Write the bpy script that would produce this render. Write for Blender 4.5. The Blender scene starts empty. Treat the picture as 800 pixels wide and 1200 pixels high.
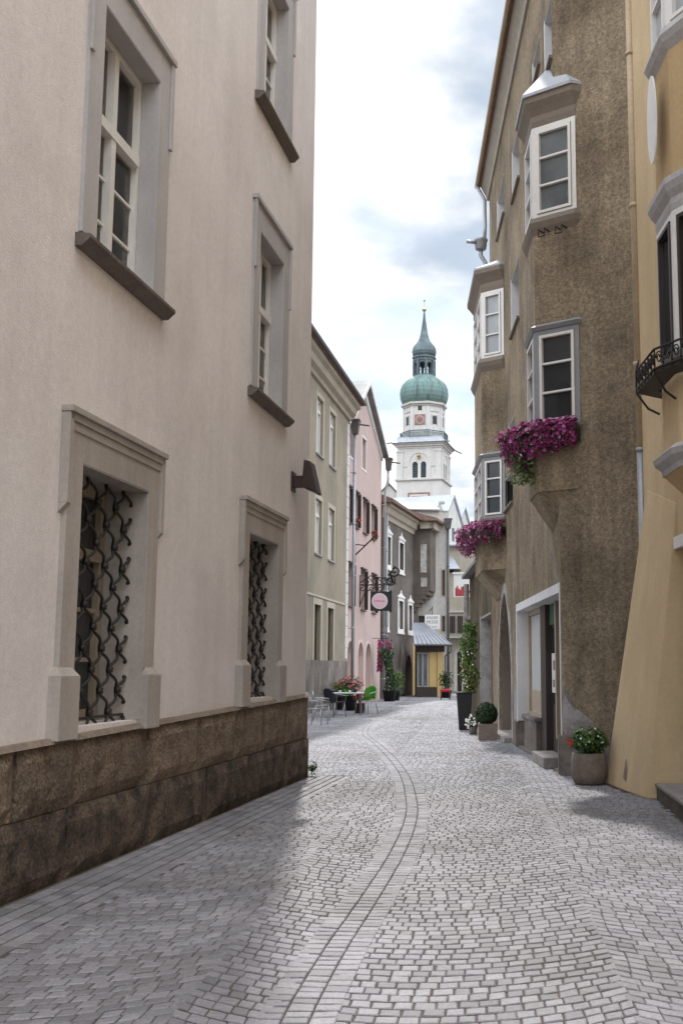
import bpy, bmesh, math, random
from mathutils import Vector, Matrix
random.seed(7)
C = bpy.context.scene.collection
# ------------------------------------------------------------------ camera model (photo is 800x1200)
F=1300.; CX=512.; CY=600.; HZ=782.; PIT=math.atan((HZ-CY)/F); EYE=1.6
_c,_s=math.cos(PIT),math.sin(PIT)
def ray(px,py):
    u=(px-CX)/F; v=(CY-py)/F
    return (u,_c-v*_s,_s+v*_c)
def atZ(px,py,z):
    r=ray(px,py); t=(z-EYE)/r[2]; return Vector((r[0]*t,r[1]*t,z))
def gnd(px,py): return atZ(px,py,0)
def atY(px,py,Y):
    r=ray(px,py); t=Y/r[1]; return Vector((r[0]*t,Y,EYE+r[2]*t))
def vpdir(x):
    r=ray(x,HZ); return Vector((r[0],r[1]))
class Fac:
    """a vertical plane: s along it, w out of it towards the street, z up"""
    def __init__(f,O,d,side):            # side=+1: street lies to the right of d, -1: to the left
        f.O=Vector((O[0],O[1])); f.d=Vector((d[0],d[1])).normalized(); f.side=side
        f.n=Vector((f.d.y,-f.d.x))*side
    def pt(f,px,py,w=0.):
        r=ray(px,py); O=f.O+f.n*w
        t=(O.x*f.d.y-O.y*f.d.x)/(r[0]*f.d.y-r[1]*f.d.x)
        p=Vector((r[0]*t,r[1]*t)); return ((p-O).dot(f.d), EYE+r[2]*t)
    def W(f,s,w,z):
        p=f.O+f.d*s+f.n*w; return Vector((p.x,p.y,z))
    def rect(f,*pp,w=0.):                # tl,tr,bl,br or two corners
        q=[f.pt(a,b,w) for a,b in pp]
        S=sorted(a for a,_ in q); Z=sorted(b for _,b in q); k=len(q)//2
        return (sum(S[:k])/k,sum(S[k:])/k,sum(Z[:k])/k,sum(Z[k:])/k)
    def shift(f,w): return Fac(f.O+f.n*w,f.d,f.side)
# ------------------------------------------------------------------ materials
def mat(name,col,rough=.8,var=.12,vs=1.2,fine=.1,fs=25.,bump=0.,bs=60.,bd=.01,metal=0.,streak=0.,spec=.5,col2=None,c2s=.6,c2lo=.45,c2hi=.62,island=0.,coat=0.,trans=0.,stretch=(1,1,1)):
    m=bpy.data.materials.new(name); m.use_nodes=True; nt=m.node_tree; N=nt.nodes; L=nt.links
    b=N['Principled BSDF']; b.inputs['Roughness'].default_value=rough; b.inputs['Metallic'].default_value=metal
    b.inputs['Specular IOR Level'].default_value=spec
    if coat: b.inputs['Coat Weight'].default_value=coat
    if trans: b.inputs['Subsurface Weight'].default_value=0
    geo=N.new('ShaderNodeNewGeometry')
    mp=N.new('ShaderNodeMapping'); mp.inputs['Scale'].default_value=stretch; L.new(geo.outputs['Position'],mp.inputs['Vector'])
    def noise(sc,det=4.,src=None,ro=.6):
        n=N.new('ShaderNodeTexNoise'); n.inputs['Scale'].default_value=sc; n.inputs['Detail'].default_value=det; n.inputs['Roughness'].default_value=ro
        L.new((src or mp).outputs[0],n.inputs['Vector']); return n.outputs['Fac']
    def math_(op,a,bv):
        n=N.new('ShaderNodeMath'); n.operation=op
        for i,x in enumerate((a,bv)):
            if isinstance(x,(int,float)): n.inputs[i].default_value=x
            else: L.new(x,n.inputs[i])
        return n.outputs[0]
    def ramp(x,lo,hi,a,bv):
        n=N.new('ShaderNodeMapRange'); n.inputs[1].default_value=lo; n.inputs[2].default_value=hi; n.inputs[3].default_value=a; n.inputs[4].default_value=bv
        L.new(x,n.inputs[0]); return n.outputs[0]
    f=None
    def mul(x):
        nonlocal f
        f=x if f is None else math_('MULTIPLY',f,x)
    if var: mul(ramp(noise(vs),.3,.7,1-var,1+var))
    if fine: mul(ramp(noise(fs,3),.3,.7,1-fine,1+fine))
    if streak:
        mp2=N.new('ShaderNodeMapping'); mp2.inputs['Scale'].default_value=(3.,3.,.14); L.new(geo.outputs['Position'],mp2.inputs['Vector'])
        mul(ramp(noise(1.,5,mp2),.38,.7,1.0,1-streak))
    if island: mul(ramp(geo.outputs['Random Per Island'],0,1,1-island,1+island))
    base=N.new('ShaderNodeRGB'); base.outputs[0].default_value=(*col,1); src=base.outputs[0]
    if col2:
        mx=N.new('ShaderNodeMix'); mx.data_type='RGBA'
        L.new(ramp(noise(c2s,6,None,.65),c2lo,c2hi,0,1),mx.inputs[0]); L.new(src,mx.inputs[6]); mx.inputs[7].default_value=(*col2,1); src=mx.outputs[2]
    if f is not None:
        vm=N.new('ShaderNodeVectorMath'); vm.operation='SCALE'; L.new(src,vm.inputs[0]); L.new(f,vm.inputs['Scale']); src=vm.outputs[0]
    L.new(src,b.inputs['Base Color'])
    if bump:
        bn=N.new('ShaderNodeBump'); bn.inputs['Strength'].default_value=bump; bn.inputs['Distance'].default_value=bd
        L.new(noise(bs,5,None,.65),bn.inputs['Height']); L.new(bn.outputs[0],b.inputs['Normal'])
    if trans:
        tr=N.new('ShaderNodeBsdfTranslucent'); L.new(src,tr.inputs[0]); ms=N.new('ShaderNodeMixShader'); ms.inputs[0].default_value=trans
        L.new(b.outputs[0],ms.inputs[1]); L.new(tr.outputs[0],ms.inputs[2]); L.new(ms.outputs[0],N['Material Output'].inputs[0])
    return m
def glassmat(name,tint=.75):
    m=bpy.data.materials.new(name); m.use_nodes=True; N=m.node_tree.nodes; L=m.node_tree.links
    N.remove(N['Principled BSDF'])
    t=N.new('ShaderNodeBsdfTransparent'); t.inputs[0].default_value=(tint,tint,tint,1)
    g=N.new('ShaderNodeBsdfGlossy'); g.inputs['Roughness'].default_value=.02
    fr=N.new('ShaderNodeFresnel'); fr.inputs[0].default_value=1.6
    geo=N.new('ShaderNodeNewGeometry'); nz=N.new('ShaderNodeTexNoise'); nz.inputs['Scale'].default_value=2.2; nz.inputs['Detail'].default_value=1
    L.new(geo.outputs['Position'],nz.inputs['Vector'])
    bp=N.new('ShaderNodeBump'); bp.inputs['Strength'].default_value=.25; bp.inputs['Distance'].default_value=.02; L.new(nz.outputs[0],bp.inputs['Height']); L.new(bp.outputs[0],g.inputs['Normal'])
    x=N.new('ShaderNodeMixShader'); L.new(fr.outputs[0],x.inputs[0]); L.new(t.outputs[0],x.inputs[1]); L.new(g.outputs[0],x.inputs[2])
    L.new(x.outputs[0],N['Material Output'].inputs[0]); return m
M={}
M['white_stucco']=mat('white_stucco',(.79,.735,.718),.9,.07,.6,.06,18,.5,60,.010,streak=.07,col2=(.72,.66,.64),c2s=.5)
M['grey_trim']=mat('grey_trim',(.47,.45,.45),.8,.08,1.5,.06,30,.15,80,.004,streak=.1)
M['stone_trim']=mat('stone_trim',(.43,.385,.35),.85,.10,1.2,.08,30,.25,70,.004,streak=.2)
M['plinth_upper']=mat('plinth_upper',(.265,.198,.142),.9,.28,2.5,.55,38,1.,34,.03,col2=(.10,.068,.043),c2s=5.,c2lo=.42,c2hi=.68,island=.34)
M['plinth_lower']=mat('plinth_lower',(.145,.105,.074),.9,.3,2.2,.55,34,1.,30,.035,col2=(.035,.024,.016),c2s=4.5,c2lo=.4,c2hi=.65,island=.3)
M['ledge']=mat('ledge',(.22,.175,.135),.9,.2,2,.25,25,.6,40,.01)
M['brown_sill']=mat('brown_sill',(.13,.105,.09),.6,.2,3,.2,30,.2,50,.004)
M['white_wood']=mat('white_wood',(.72,.70,.67),.5,.06,2,.05,40)
M['cream_wood']=mat('cream_wood',(.34,.28,.205),.6,.1,3,.08,30)  # cream frames, with the shade of the window recesses put into the base colour
M['grey_wood']=mat('grey_wood',(.26,.265,.275),.6,.08,3,.08,30)
M['brown_wood']=mat('brown_wood',(.10,.06,.045),.6,.15,3,.15,30)
M['dark_brown']=mat('dark_brown',(.035,.024,.02),.55,.15,3,.1,30)
M['iron']=mat('iron',(.018,.015,.014),.55,.2,6,.2,40,.2,60,.003)
M['dark']=mat('dark',(.012,.012,.013),.9,0,1,0)
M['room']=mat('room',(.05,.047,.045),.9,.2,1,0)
M['pane']=mat('pane',(.03,.033,.036),.06,.2,2,0,spec=.6)
M['pane_pale']=mat('pane_pale',(.34,.36,.38),.12,.2,1.3,0,spec=.6)
M['pane_mid']=mat('pane_mid',(.13,.145,.15),.10,.25,1.3,0,spec=.6)
M['glass']=glassmat('glass',.92)
M['curtain']=mat('curtain',(.62,.60,.58),.9,.1,1,.15,14,stretch=(1,1,.05))
M['rust_metal']=mat('rust_metal',(.045,.028,.024),.5,.2,3,.15,30,metal=.2)
M['olive']=mat('olive',(.32,.274,.203),.9,.1,.6,.08,20,.3,70,.005,streak=.14,col2=(.255,.224,.175),c2s=.5)
M['olive_light']=mat('olive_light',(.45,.405,.33),.85,.08,1,.05,20)
M['grey_plinth']=mat('grey_plinth',(.15,.125,.105),.9,.28,1.2,.2,12,.4,40,.01,streak=.1,col2=(.24,.21,.19),c2s=1.1)
M['quoin']=mat('quoin',(.63,.62,.61),.85,.06,2,.05,20)
M['tile']=mat('tile',(.17,.105,.082),.8,.2,2,.3,9,.5,30,.03)
M['tile_grey']=mat('tile_grey',(.22,.215,.22),.7,.2,1,.25,9,.4,25,.03)
M['zinc']=mat('zinc',(.34,.35,.37),.45,.12,3,.1,20,metal=.35)
M['lead']=mat('lead',(.38,.405,.45),.6,.12,1,.1,10,metal=.15)
M['gutter']=mat('gutter',(.11,.105,.105),.5,.15,3,.1,20,metal=.3)
M['pink']=mat('pink',(.53,.405,.375),.9,.06,.7,.05,20,.2,70,.005,streak=.08)
M['pink_pale']=mat('pink_pale',(.60,.51,.47),.9,.06,1,.05,20)
M['white_paint']=mat('white_paint',(.76,.75,.74),.6,.05,2,.04,20)
M['umber']=mat('umber',(.125,.104,.09),.92,.18,.8,.15,12,.5,45,.012,streak=.22,col2=(.17,.147,.13),c2s=.7)
M['umber_patch']=mat('umber_patch',(.33,.31,.30),.92,.12,1.3,.15,12,.3,45,.01,col2=(.22,.20,.185),c2s=1.2)
M['cream_mould']=mat('cream_mould',(.42,.37,.30),.9,.12,1,.1,15)
M['fresco']=mat('fresco',(.50,.48,.46),.9,.2,2,.2,9,col2=(.36,.33,.33),c2s=1.5)
M['church_white']=mat('church_white',(.63,.615,.60),.9,.06,.2,.06,2.,.1,10,.02,streak=.14)
M['church_grey']=mat('church_grey',(.50,.485,.46),.9,.1,.4,.08,3)
M['pale_wall']=mat('pale_wall',(.47,.455,.43),.9,.1,.5,.08,6,.2,30,.01,streak=.15)
M['beige_wall']=mat('beige_wall',(.38,.345,.29),.9,.1,.5,.08,6,streak=.15)
M['copper_green']=mat('copper_green',(.165,.262,.248),.6,.16,.5,.12,4,.2,6,.05,col2=(.075,.12,.12),c2s=.5,c2lo=.47,c2hi=.62,stretch=(2.6,2.6,.28),metal=.15)
M['copper_dark']=mat('copper_dark',(.085,.115,.135),.55,.2,.7,.12,4,metal=.2,col2=(.13,.19,.19),c2s=.6)
M['gold']=mat('gold',(.48,.36,.17),.4,.05,3,0,metal=.8)
M['fresco_red']=mat('fresco_red',(.28,.16,.145),.9,.2,1,.1,5)
M['ochre_paint']=mat('ochre_paint',(.50,.36,.16),.85,.06,1,.05,15)
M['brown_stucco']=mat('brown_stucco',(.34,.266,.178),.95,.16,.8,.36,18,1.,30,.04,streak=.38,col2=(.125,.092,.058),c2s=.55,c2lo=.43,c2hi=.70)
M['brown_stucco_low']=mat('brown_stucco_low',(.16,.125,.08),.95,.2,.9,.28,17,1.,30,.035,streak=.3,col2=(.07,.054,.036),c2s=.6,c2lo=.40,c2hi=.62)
M['bare_plaster']=mat('bare_plaster',(.36,.345,.34),.92,.15,1.8,.15,20,.4,40,.01,col2=(.22,.2,.18),c2s=2.)
M['brown_cornice']=mat('brown_cornice',(.19,.155,.125),.85,.12,1,.1,20)
M['white_cap']=mat('white_cap',(.37,.39,.42),.6,.08,2,.05,20)
M['reveal_white']=mat('reveal_white',(.62,.62,.63),.85,.06,2,.05,20)
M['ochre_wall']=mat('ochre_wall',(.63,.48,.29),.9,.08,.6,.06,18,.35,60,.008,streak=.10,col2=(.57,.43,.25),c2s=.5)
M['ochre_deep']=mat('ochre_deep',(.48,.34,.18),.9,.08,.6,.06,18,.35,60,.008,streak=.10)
M['ochre_pipe']=mat('ochre_pipe',(.44,.335,.22),.5,.12,2,.1,20)
M['grey_cornice']=mat('grey_cornice',(.47,.46,.46),.8,.1,2,.1,20,streak=.2)
M['step_stone']=mat('step_stone',(.26,.235,.22),.9,.2,2,.25,18,.5,30,.01)
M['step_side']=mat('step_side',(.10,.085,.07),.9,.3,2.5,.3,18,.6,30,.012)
M['granite']=mat('granite',(.248,.245,.27),.55,.16,.55,.22,60,.35,120,.003,island=.24,spec=.5,col2=(.20,.195,.205),c2s=.45)
M['joint']=mat('joint',(.10,.083,.066),.95,.2,2,.3,60,.5,90,.01)
M['green_plastic']=mat('green_plastic',(.055,.24,.012),.4,.05,3,0)
M['navy']=mat('navy',(.012,.014,.026),.5,.1,3,0)
M['alu']=mat('alu',(.33,.335,.35),.35,.05,3,0,metal=.7)
M['table_white']=mat('table_white',(.75,.76,.80),.4,.03,3,0)
M['black_plastic']=mat('black_plastic',(.014,.013,.015),.45,.1,3,.1,20)
M['corten']=mat('corten',(.21,.165,.135),.75,.22,3,.2,18,.3,30,.006,streak=.3)
M['boxstone']=mat('boxstone',(.22,.175,.14),.85,.2,5,.2,25,.3,40,.006)
M['leaf']=mat('leaf',(.05,.105,.025),.5,.2,3,0,island=.45,trans=.25)
M['leaf_light']=mat('leaf_light',(.10,.17,.035),.5,.2,3,0,island=.45,trans=.25)
M['leaf_dark']=mat('leaf_dark',(.028,.058,.018),.5,.2,3,0,island=.45,trans=.2)
M['leaf_yellow']=mat('leaf_yellow',(.24,.20,.04),.5,.2,3,0,island=.4,trans=.3)
M['petunia']=mat('petunia',(.31,.03,.17),.6,.2,6,0,island=.5,trans=.25)
M['petunia_pale']=mat('petunia_pale',(.55,.20,.40),.6,.2,6,0,island=.35,trans=.25)
M['white_petal']=mat('white_petal',(.75,.75,.72),.6,.1,6,0,island=.15)
M['red_petal']=mat('red_petal',(.45,.03,.03),.6,.1,6,0,island=.3)
M['pink_petal']=mat('pink_petal',(.55,.16,.18),.6,.1,6,0,island=.3)
M['sign_pink']=mat('sign_pink',(.66,.45,.52),.5,0,1,0)
M['sign_pale']=mat('sign_pale',(.62,.58,.60),.5,0,1,0)
M['sign_rose']=mat('sign_rose',(.42,.10,.17),.5,0,1,0)
M['sign_text']=mat('sign_text',(.10,.10,.11),.6,0,1,0)
M['sign_white']=mat('sign_white',(.74,.74,.74),.5,.03,2,0)
M['red_cloth']=mat('red_cloth',(.36,.03,.035),.8,.1,3,0)
M['pink_cloth']=mat('pink_cloth',(.55,.08,.20),.8,.1,3,0)
M['blue_cloth']=mat('blue_cloth',(.18,.2,.42),.8,.1,3,0)
M['red_plastic']=mat('red_plastic',(.40,.012,.03),.4,.1,3,0)
M['poster_white']=mat('poster_white',(.62,.60,.59),.6,0,3,0)
M['shop_green']=mat('shop_green',(.012,.07,.03),.6,0,3,0)
M['blind']=mat('blind',(.42,.43,.42),.7,.05,3,.05,30)
M['bark']=mat('bark',(.10,.08,.06),.9,.2,4,.2,20)
# ------------------------------------------------------------------ mesh builder
class MB:
    def __init__(m): m.v=[]; m.f=[]
    def add(m,vs,fs):
        k=len(m.v); m.v+= [Vector(x) for x in vs]; m.f+=[[i+k for i in f] for f in fs]
    def quad(m,a,b,c,d): m.add([a,b,c,d],[[0,1,2,3]])
    def hexa(m,p):           # 8 points: bottom 4, top 4
        m.add(p,[[3,2,1,0],[4,5,6,7],[0,1,5,4],[1,2,6,5],[2,3,7,6],[3,0,4,7]])
    def fbox(m,fc,s0,s1,w0,w1,z0,z1,bev=0.):
        W=fc.W
        m.hexa([W(s0,w0,z0),W(s1,w0,z0),W(s1,w1,z0),W(s0,w1,z0),W(s0,w0,z1),W(s1,w0,z1),W(s1,w1,z1),W(s0,w1,z1)])
    def box(m,c,h,rz=0.,tilt=None):
        R=Matrix.Rotation(rz,3,'Z'); 
        if tilt is not None: R=R@tilt
        P=[Vector((sx*h[0],sy*h[1],sz*h[2])) for sz in(-1,1) for sx,sy in((-1,-1),(1,-1),(1,1),(-1,1))]
        m.hexa([Vector(c)+R@p for p in P])
    def prism(m,plan,z0,z1,plan2=None):
        n=len(plan); q=plan2 or plan
        m.add([(p[0],p[1],z0) for p in plan]+[(p[0],p[1],z1) for p in q],
              [list(range(n))[::-1],list(range(n,2*n))]+[[i,(i+1)%n,n+(i+1)%n,n+i] for i in range(n)])
    def poly(m,pts,off):     # extrude a 3D polygon by vector off
        n=len(pts); off=Vector(off); pts=[Vector(p) for p in pts]
        m.add(pts+[p+off for p in pts],[list(range(n))[::-1],list(range(n,2*n))]+[[i,(i+1)%n,n+(i+1)%n,n+i] for i in range(n)])
    def tube(m,path,r,n=6,r2=None):
        path=[Vector(p) for p in path]; rings=[]; N=len(path)
        for i,p in enumerate(path):
            t=(path[min(i+1,N-1)]-path[max(i-1,0)]).normalized()
            a=t.cross(Vector((0,0,1))) if abs(t.z)<.95 else t.cross(Vector((1,0,0)))
            a.normalize(); b=t.cross(a); rr=r if r2 is None else r+(r2-r)*i/(N-1)
            rings.append([p+(a*math.cos(2*math.pi*k/n)+b*math.sin(2*math.pi*k/n))*rr for k in range(n)])
        vs=[v for g in rings for v in g]
        fs=[[i*n+k,i*n+(k+1)%n,(i+1)*n+(k+1)%n,(i+1)*n+k] for i in range(N-1) for k in range(n)]
        fs+=[list(range(n))[::-1],list(range((N-1)*n,N*n))]
        m.add(vs,fs)
    def lathe(m,prof,c=(0,0,0),n=24,phase=0.,rib=0.):
        c=Vector(c); vs=[]
        for r,z in prof:
            for k in range(n):
                a=2*math.pi*k/n+phase; rr=r*(1-rib*(k%2)); vs.append(c+Vector((rr*math.cos(a),rr*math.sin(a),z)))
        K=len(prof)
        fs=[[i*n+k,i*n+(k+1)%n,(i+1)*n+(k+1)%n,(i+1)*n+k] for i in range(K-1) for k in range(n)]
        fs+=[list(range(n))[::-1],list(range((K-1)*n,K*n))]
        m.add(vs,fs)
    def sphere(m,c,r,n=10):
        m.lathe([(max(1e-4,r*math.sin(math.pi*i/n)),-r*math.cos(math.pi*i/n)) for i in range(n+1)],c,n+2)
    def build(m,name,ma,parent=None,smooth=False,fixn=True):
        me=bpy.data.meshes.new(name); o=bpy.data.objects.new(name,me); C.objects.link(o)
        off=Vector((0,0,0))
        if parent is not None:
            o.parent=parent; q=parent
            while q is not None: off=off+q.location; q=q.parent
        else:
            if m.v:
                xs=[v.x for v in m.v]; ys=[v.y for v in m.v]; off=Vector(((min(xs)+max(xs))/2,(min(ys)+max(ys))/2,min(v.z for v in m.v))); o.location=off
        me.from_pydata([tuple(v-off) for v in m.v],[],m.f)
        if fixn:
            bm=bmesh.new(); bm.from_mesh(me); bmesh.ops.recalc_face_normals(bm,faces=bm.faces); bm.to_mesh(me); bm.free()
        if smooth:
            for p in me.polygons: p.use_smooth=True
        me.materials.append(M[ma]); me.update(); return o
def bevel(o,w=.01,seg=2):
    md=o.modifiers.new('bevel','BEVEL'); md.width=w; md.segments=seg; md.limit_method='ANGLE'; return o
def thing(name,label,cat,loc,group=None):
    o=bpy.data.objects.new(name,None); C.objects.link(o); o.location=Vector((loc[0],loc[1],loc[2] if len(loc)>2 else 0)); o.empty_display_size=.2
    o['label']=label; o['category']=cat
    if group:o['group']=group
    return o
def tag(o,label,cat,group=None):
    o['label']=label; o['category']=cat
    if group:o['group']=group
    return o
def struct(o,kind='structure'): o['kind']=kind; return o
def dup(root,loc,rz,label,group=None):
    r=root.copy(); C.objects.link(r); r.location=loc; r.rotation_euler=(0,0,rz); r['label']=label
    if group:r['group']=group
    for ch in list(root.children):
        c=ch.copy(); C.objects.link(c); c.parent=r
        for g in list(ch.children):
            d=g.copy(); C.objects.link(d); d.parent=c
    return r
def text_faces(s,size,font_w=None):
    cu=bpy.data.curves.new('t','FONT'); cu.body=s; cu.size=size; cu.align_x='CENTER'; cu.align_y='CENTER'
    o=bpy.data.objects.new('t',cu); C.objects.link(o); bpy.context.view_layer.update()
    me=bpy.data.meshes.new_from_object(o.evaluated_get(bpy.context.evaluated_depsgraph_get()))
    vs=[v.co.copy() for v in me.vertices]; fs=[list(p.vertices) for p in me.polygons]
    bpy.data.objects.remove(o); bpy.data.meshes.remove(me); bpy.data.curves.remove(cu); return vs,fs
# ------------------------------------------------------------------ facade walls with openings
def wall_front(mb,fc,s0,s1,z0,zt,holes,arch=()):
    """flat front with rectangular holes (s0,s1,z0,z1,depth); zt = top height"""
    S=sorted({s0,s1}|{h[0] for h in holes}|{h[1] for h in holes}); Z=sorted({z0,zt}|{h[2] for h in holes}|{h[3] for h in holes})
    S=[s for s in S if s0<=s<=s1]; Z=[z for z in Z if z0<=z<=zt]
    for a,b in zip(S,S[1:]):
        for c,d in zip(Z,Z[1:]):
            m,n=(a+b)/2,(c+d)/2
            if any(h[0]<m<h[1] and h[2]<n<h[3] for h in holes): continue
            mb.quad(fc.W(a,0,c),fc.W(b,0,c),fc.W(b,0,d),fc.W(a,0,d))
    for i,h in enumerate(holes):
        a,b,c,d,k=h[:5]; W=fc.W
        if len(h)>5 and h[5]: continue        # arched: its own reveal
        mb.quad(W(a,0,c),W(a,-k,c),W(a,-k,d),W(a,0,d)); mb.quad(W(b,0,c),W(b,-k,c),W(b,-k,d),W(b,0,d))
        mb.quad(W(a,0,c),W(b,0,c),W(b,-k,c),W(a,-k,c)); mb.quad(W(a,0,d),W(b,0,d),W(b,-k,d),W(a,-k,d))
def arch_pts(a,b,c,d,pointed=0.,n=10):
    """outline of an arched opening from (a,c) up and over to (b,c), top at d"""
    r=(b-a)/2; m=(a+b)/2; h=r*(1+pointed); zs=d-h; P=[(a,c)]
    for i in range(2*n+1):
        t=math.pi*(1-i/(2*n)); x=math.cos(t); y=math.sin(t)
        if pointed: y=y**.9*(1-.0) if True else y; y=(1-abs(x)**(2-pointed))**(.62) if abs(x)<1 else 0
        P.append((m+r*x,zs+h*y))
    P.append((b,c)); return P
def arch_fill(mb,fc,h,pointed=0.):
    a,b,c,d,k=h[:5]; P=arch_pts(a,b,c,d,pointed); W=fc.W
    for (x0,y0),(x1,y1) in zip(P[1:-1],P[2:-1]):
        if y0<d or y1<d: mb.quad(W(x0,0,y0),W(x1,0,y1),W(x1,0,d),W(x0,0,d))
    for (x0,y0),(x1,y1) in zip(P,P[1:]): mb.quad(W(x0,0,y0),W(x1,0,y1),W(x1,-k,y1),W(x0,-k,y0))
    return P
def body(mb,fc,s0,s1,z0,zt,depth,back=True):
    W=fc.W
    mb.quad(W(s0,0,z0),W(s0,-depth,z0),W(s0,-depth,zt),W(s0,0,zt)); mb.quad(W(s1,0,z0),W(s1,-depth,z0),W(s1,-depth,zt),W(s1,0,zt))
    mb.quad(W(s0,-depth,z0),W(s1,-depth,z0),W(s1,-depth,zt),W(s0,-depth,zt)); mb.quad(W(s0,0,zt),W(s1,0,zt),W(s1,-depth,zt),W(s0,-depth,zt))
def window(fc,root,h,frame='white_wood',pane='pane',fw=.07,cols=2,transom=None,bars=0,bw=.03,inset=None,room=False,curtain=None,sillm=None,so=.05,st=.05,surround=None,sw=.12,swo=.03,cast=.045):
    """h=(s0,s1,z0,z1,depth): casement at the back of the opening; returns the frame"""
    a,b,c,d,k=h[:5]; m=MB(); w0,w1=-k-.03,-k+.05
    m.fbox(fc,a,a+fw,w0,w1,c,d); m.fbox(fc,b-fw,b,w0,w1,c,d); m.fbox(fc,a+fw,b-fw,w0,w1,c,c+fw); m.fbox(fc,a+fw,b-fw,w0,w1,d-fw,d)
    zz=[c+fw]; 
    if transom: 
        zt=c+(d-c)*transom; m.fbox(fc,a+fw,b-fw,w0,w1+.03,zt-.05,zt+.05); zz+=[zt-.05,zt+.05]
    zz.append(d-fw); pairs=list(zip(zz[0::2],zz[1::2]))
    for i in range(1,cols):
        x=a+fw+(b-a-2*fw)*i/cols; m.fbox(fc,x-cast,x+cast,w0,w1+.02,c+fw,d-fw)
    if bars:
        lo=pairs[0]
        for i in range(1,bars+1):
            z=lo[0]+(lo[1]-lo[0])*i/(bars+1); m.fbox(fc,a+fw,b-fw,w0+.02,w1-.02,z-bw/2,z+bw/2)
    f=m.build('window',frame,root)
    p=MB(); p.fbox(fc,a+fw*.5,b-fw*.5,-k-.012,-k-.004,c+fw*.5,d-fw*.5); p.build('pane',pane,f)
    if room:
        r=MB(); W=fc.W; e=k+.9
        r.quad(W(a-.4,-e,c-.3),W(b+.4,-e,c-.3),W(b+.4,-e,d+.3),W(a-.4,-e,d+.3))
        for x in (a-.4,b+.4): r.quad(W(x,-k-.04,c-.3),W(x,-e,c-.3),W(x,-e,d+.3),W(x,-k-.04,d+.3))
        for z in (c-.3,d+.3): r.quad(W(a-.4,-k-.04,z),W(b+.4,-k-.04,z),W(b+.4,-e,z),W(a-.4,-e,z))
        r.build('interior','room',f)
    if curtain:
        r=MB(); n=int(30)
        for x0,x1 in curtain:
            pr=None
            for i in range(n+1):
                t=i/n; x=a+(b-a)*(x0+(x1-x0)*t); w=-k-.07+.02*math.sin(t*(x1-x0)*70)
                if pr: r.quad(fc.W(pr[0],pr[1],c),fc.W(x,w,c),fc.W(x,w,d),fc.W(pr[0],pr[1],d))
                pr=(x,w)
        r.build('curtain','curtain',f,smooth=True)
    if sillm:
        r=MB(); r.fbox(fc,a-.06,b+.06,-k+.05,so,c-st,c-.002); r.build('sill',sillm,f)
    if surround:
        r=MB(); r.fbox(fc,a-sw,a-.001,-.01,swo,c-.0,d); r.fbox(fc,b+.001,b+sw,-.01,swo,c,d); r.fbox(fc,a-sw,b+sw,-.01,swo,d+.001,d+sw)
        if not sillm: r.fbox(fc,a-sw,b+sw,-.01,swo,c-sw,c-.001)
        r.build('surround',surround,f)
    return f
def leafball(mb,c,rad,n,size,shell=.5,up=.3,flat=1.):
    c=Vector(c)
    for _ in range(n):
        d=Vector((random.gauss(0,1),random.gauss(0,1),random.gauss(0,1))).normalized()
        r=shell+(1-shell)*random.random()
        if random.random()<.15: r*=random.random()
        p=c+Vector((d.x*rad[0],d.y*rad[1],d.z*rad[2]))*r
        nrm=(d+Vector((random.gauss(0,.5),random.gauss(0,.5),random.gauss(0,.5)+up))).normalized()
        leaf(mb,p,nrm,size*random.uniform(.6,1.3))
def leaf(mb,p,nrm,s):
    t=nrm.orthogonal().normalized(); t.rotate(Matrix.Rotation(random.uniform(0,6.28),3,nrm)); b=nrm.cross(t)
    mb.add([p-t*s*.9,p-b*s*.42+nrm*s*.12-t*s*.1,p+t*s-nrm*s*.15,p+b*s*.42+nrm*s*.12-t*s*.1],[[0,1,2],[0,2,3]])
def blossom(mb,p,nrm,s):
    t=nrm.orthogonal().normalized(); t.rotate(Matrix.Rotation(random.uniform(0,6.28),3,nrm)); b=nrm.cross(t)
    vs=[p-nrm*s*.45]+[p+(t*math.cos(k*1.0472)+b*math.sin(k*1.0472))*s*(1. if k%2 else .82)+nrm*s*random.uniform(-.1,.15) for k in range(6)]
    mb.add(vs,[[0,k,k%6+1] for k in range(1,7)])
exec_parts=[]
# ================================================================== LEFT: white house
P1=Fac(gnd(362,910),vpdir(664),1); A1=P1.shift(-.06)
h=thing('white_house','large white stuccoed house on a rough brown stone plinth, barred ground floor windows','house',(P1.O.x,P1.O.y,0))
colA=(A1.pt(92,264)[0],A1.pt(189,353)[0]); colB=(A1.pt(291.5,451)[0],A1.pt(333.5,486)[0])
up=[(colA,5.10,7.58),(colB,5.08,7.52),(colA,9.0,11.45),(colB,9.0,11.38)]
holes=[(a[0]+.27,a[1]-.30,z0,z1-.33,.20) for a,z0,z1 in up]
gr=[(A1.pt(74,490)[0],A1.pt(184.5,556)[0],1.13,3.58),(A1.pt(281,600)[0],A1.pt(330,625)[0],1.22,3.60)]
gh=[(a+.30,b-.30,c,d-.36,.42) for a,b,c,d in gr]
m=MB(); wall_front(m,A1,-26,-.05,.6,13.4,holes+gh); body(m,A1,-26,-.05,.6,13.4,9.)
m.build('wall','white_stucco',h)
m=MB(); m.poly([A1.W(-26.3,.45,13.25),A1.W(-26.3,.45,13.45),A1.W(-26.3,-4.5,16.8),A1.W(-26.3,-9.4,13.45),A1.W(-26.3,-9.4,13.25)],A1.W(.3,0,0)-A1.W(-26.3,0,0)); m.build('roof','tile',h)
def pz(s): return 1.22+.0165*s
rnd=random.Random(3)
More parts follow.
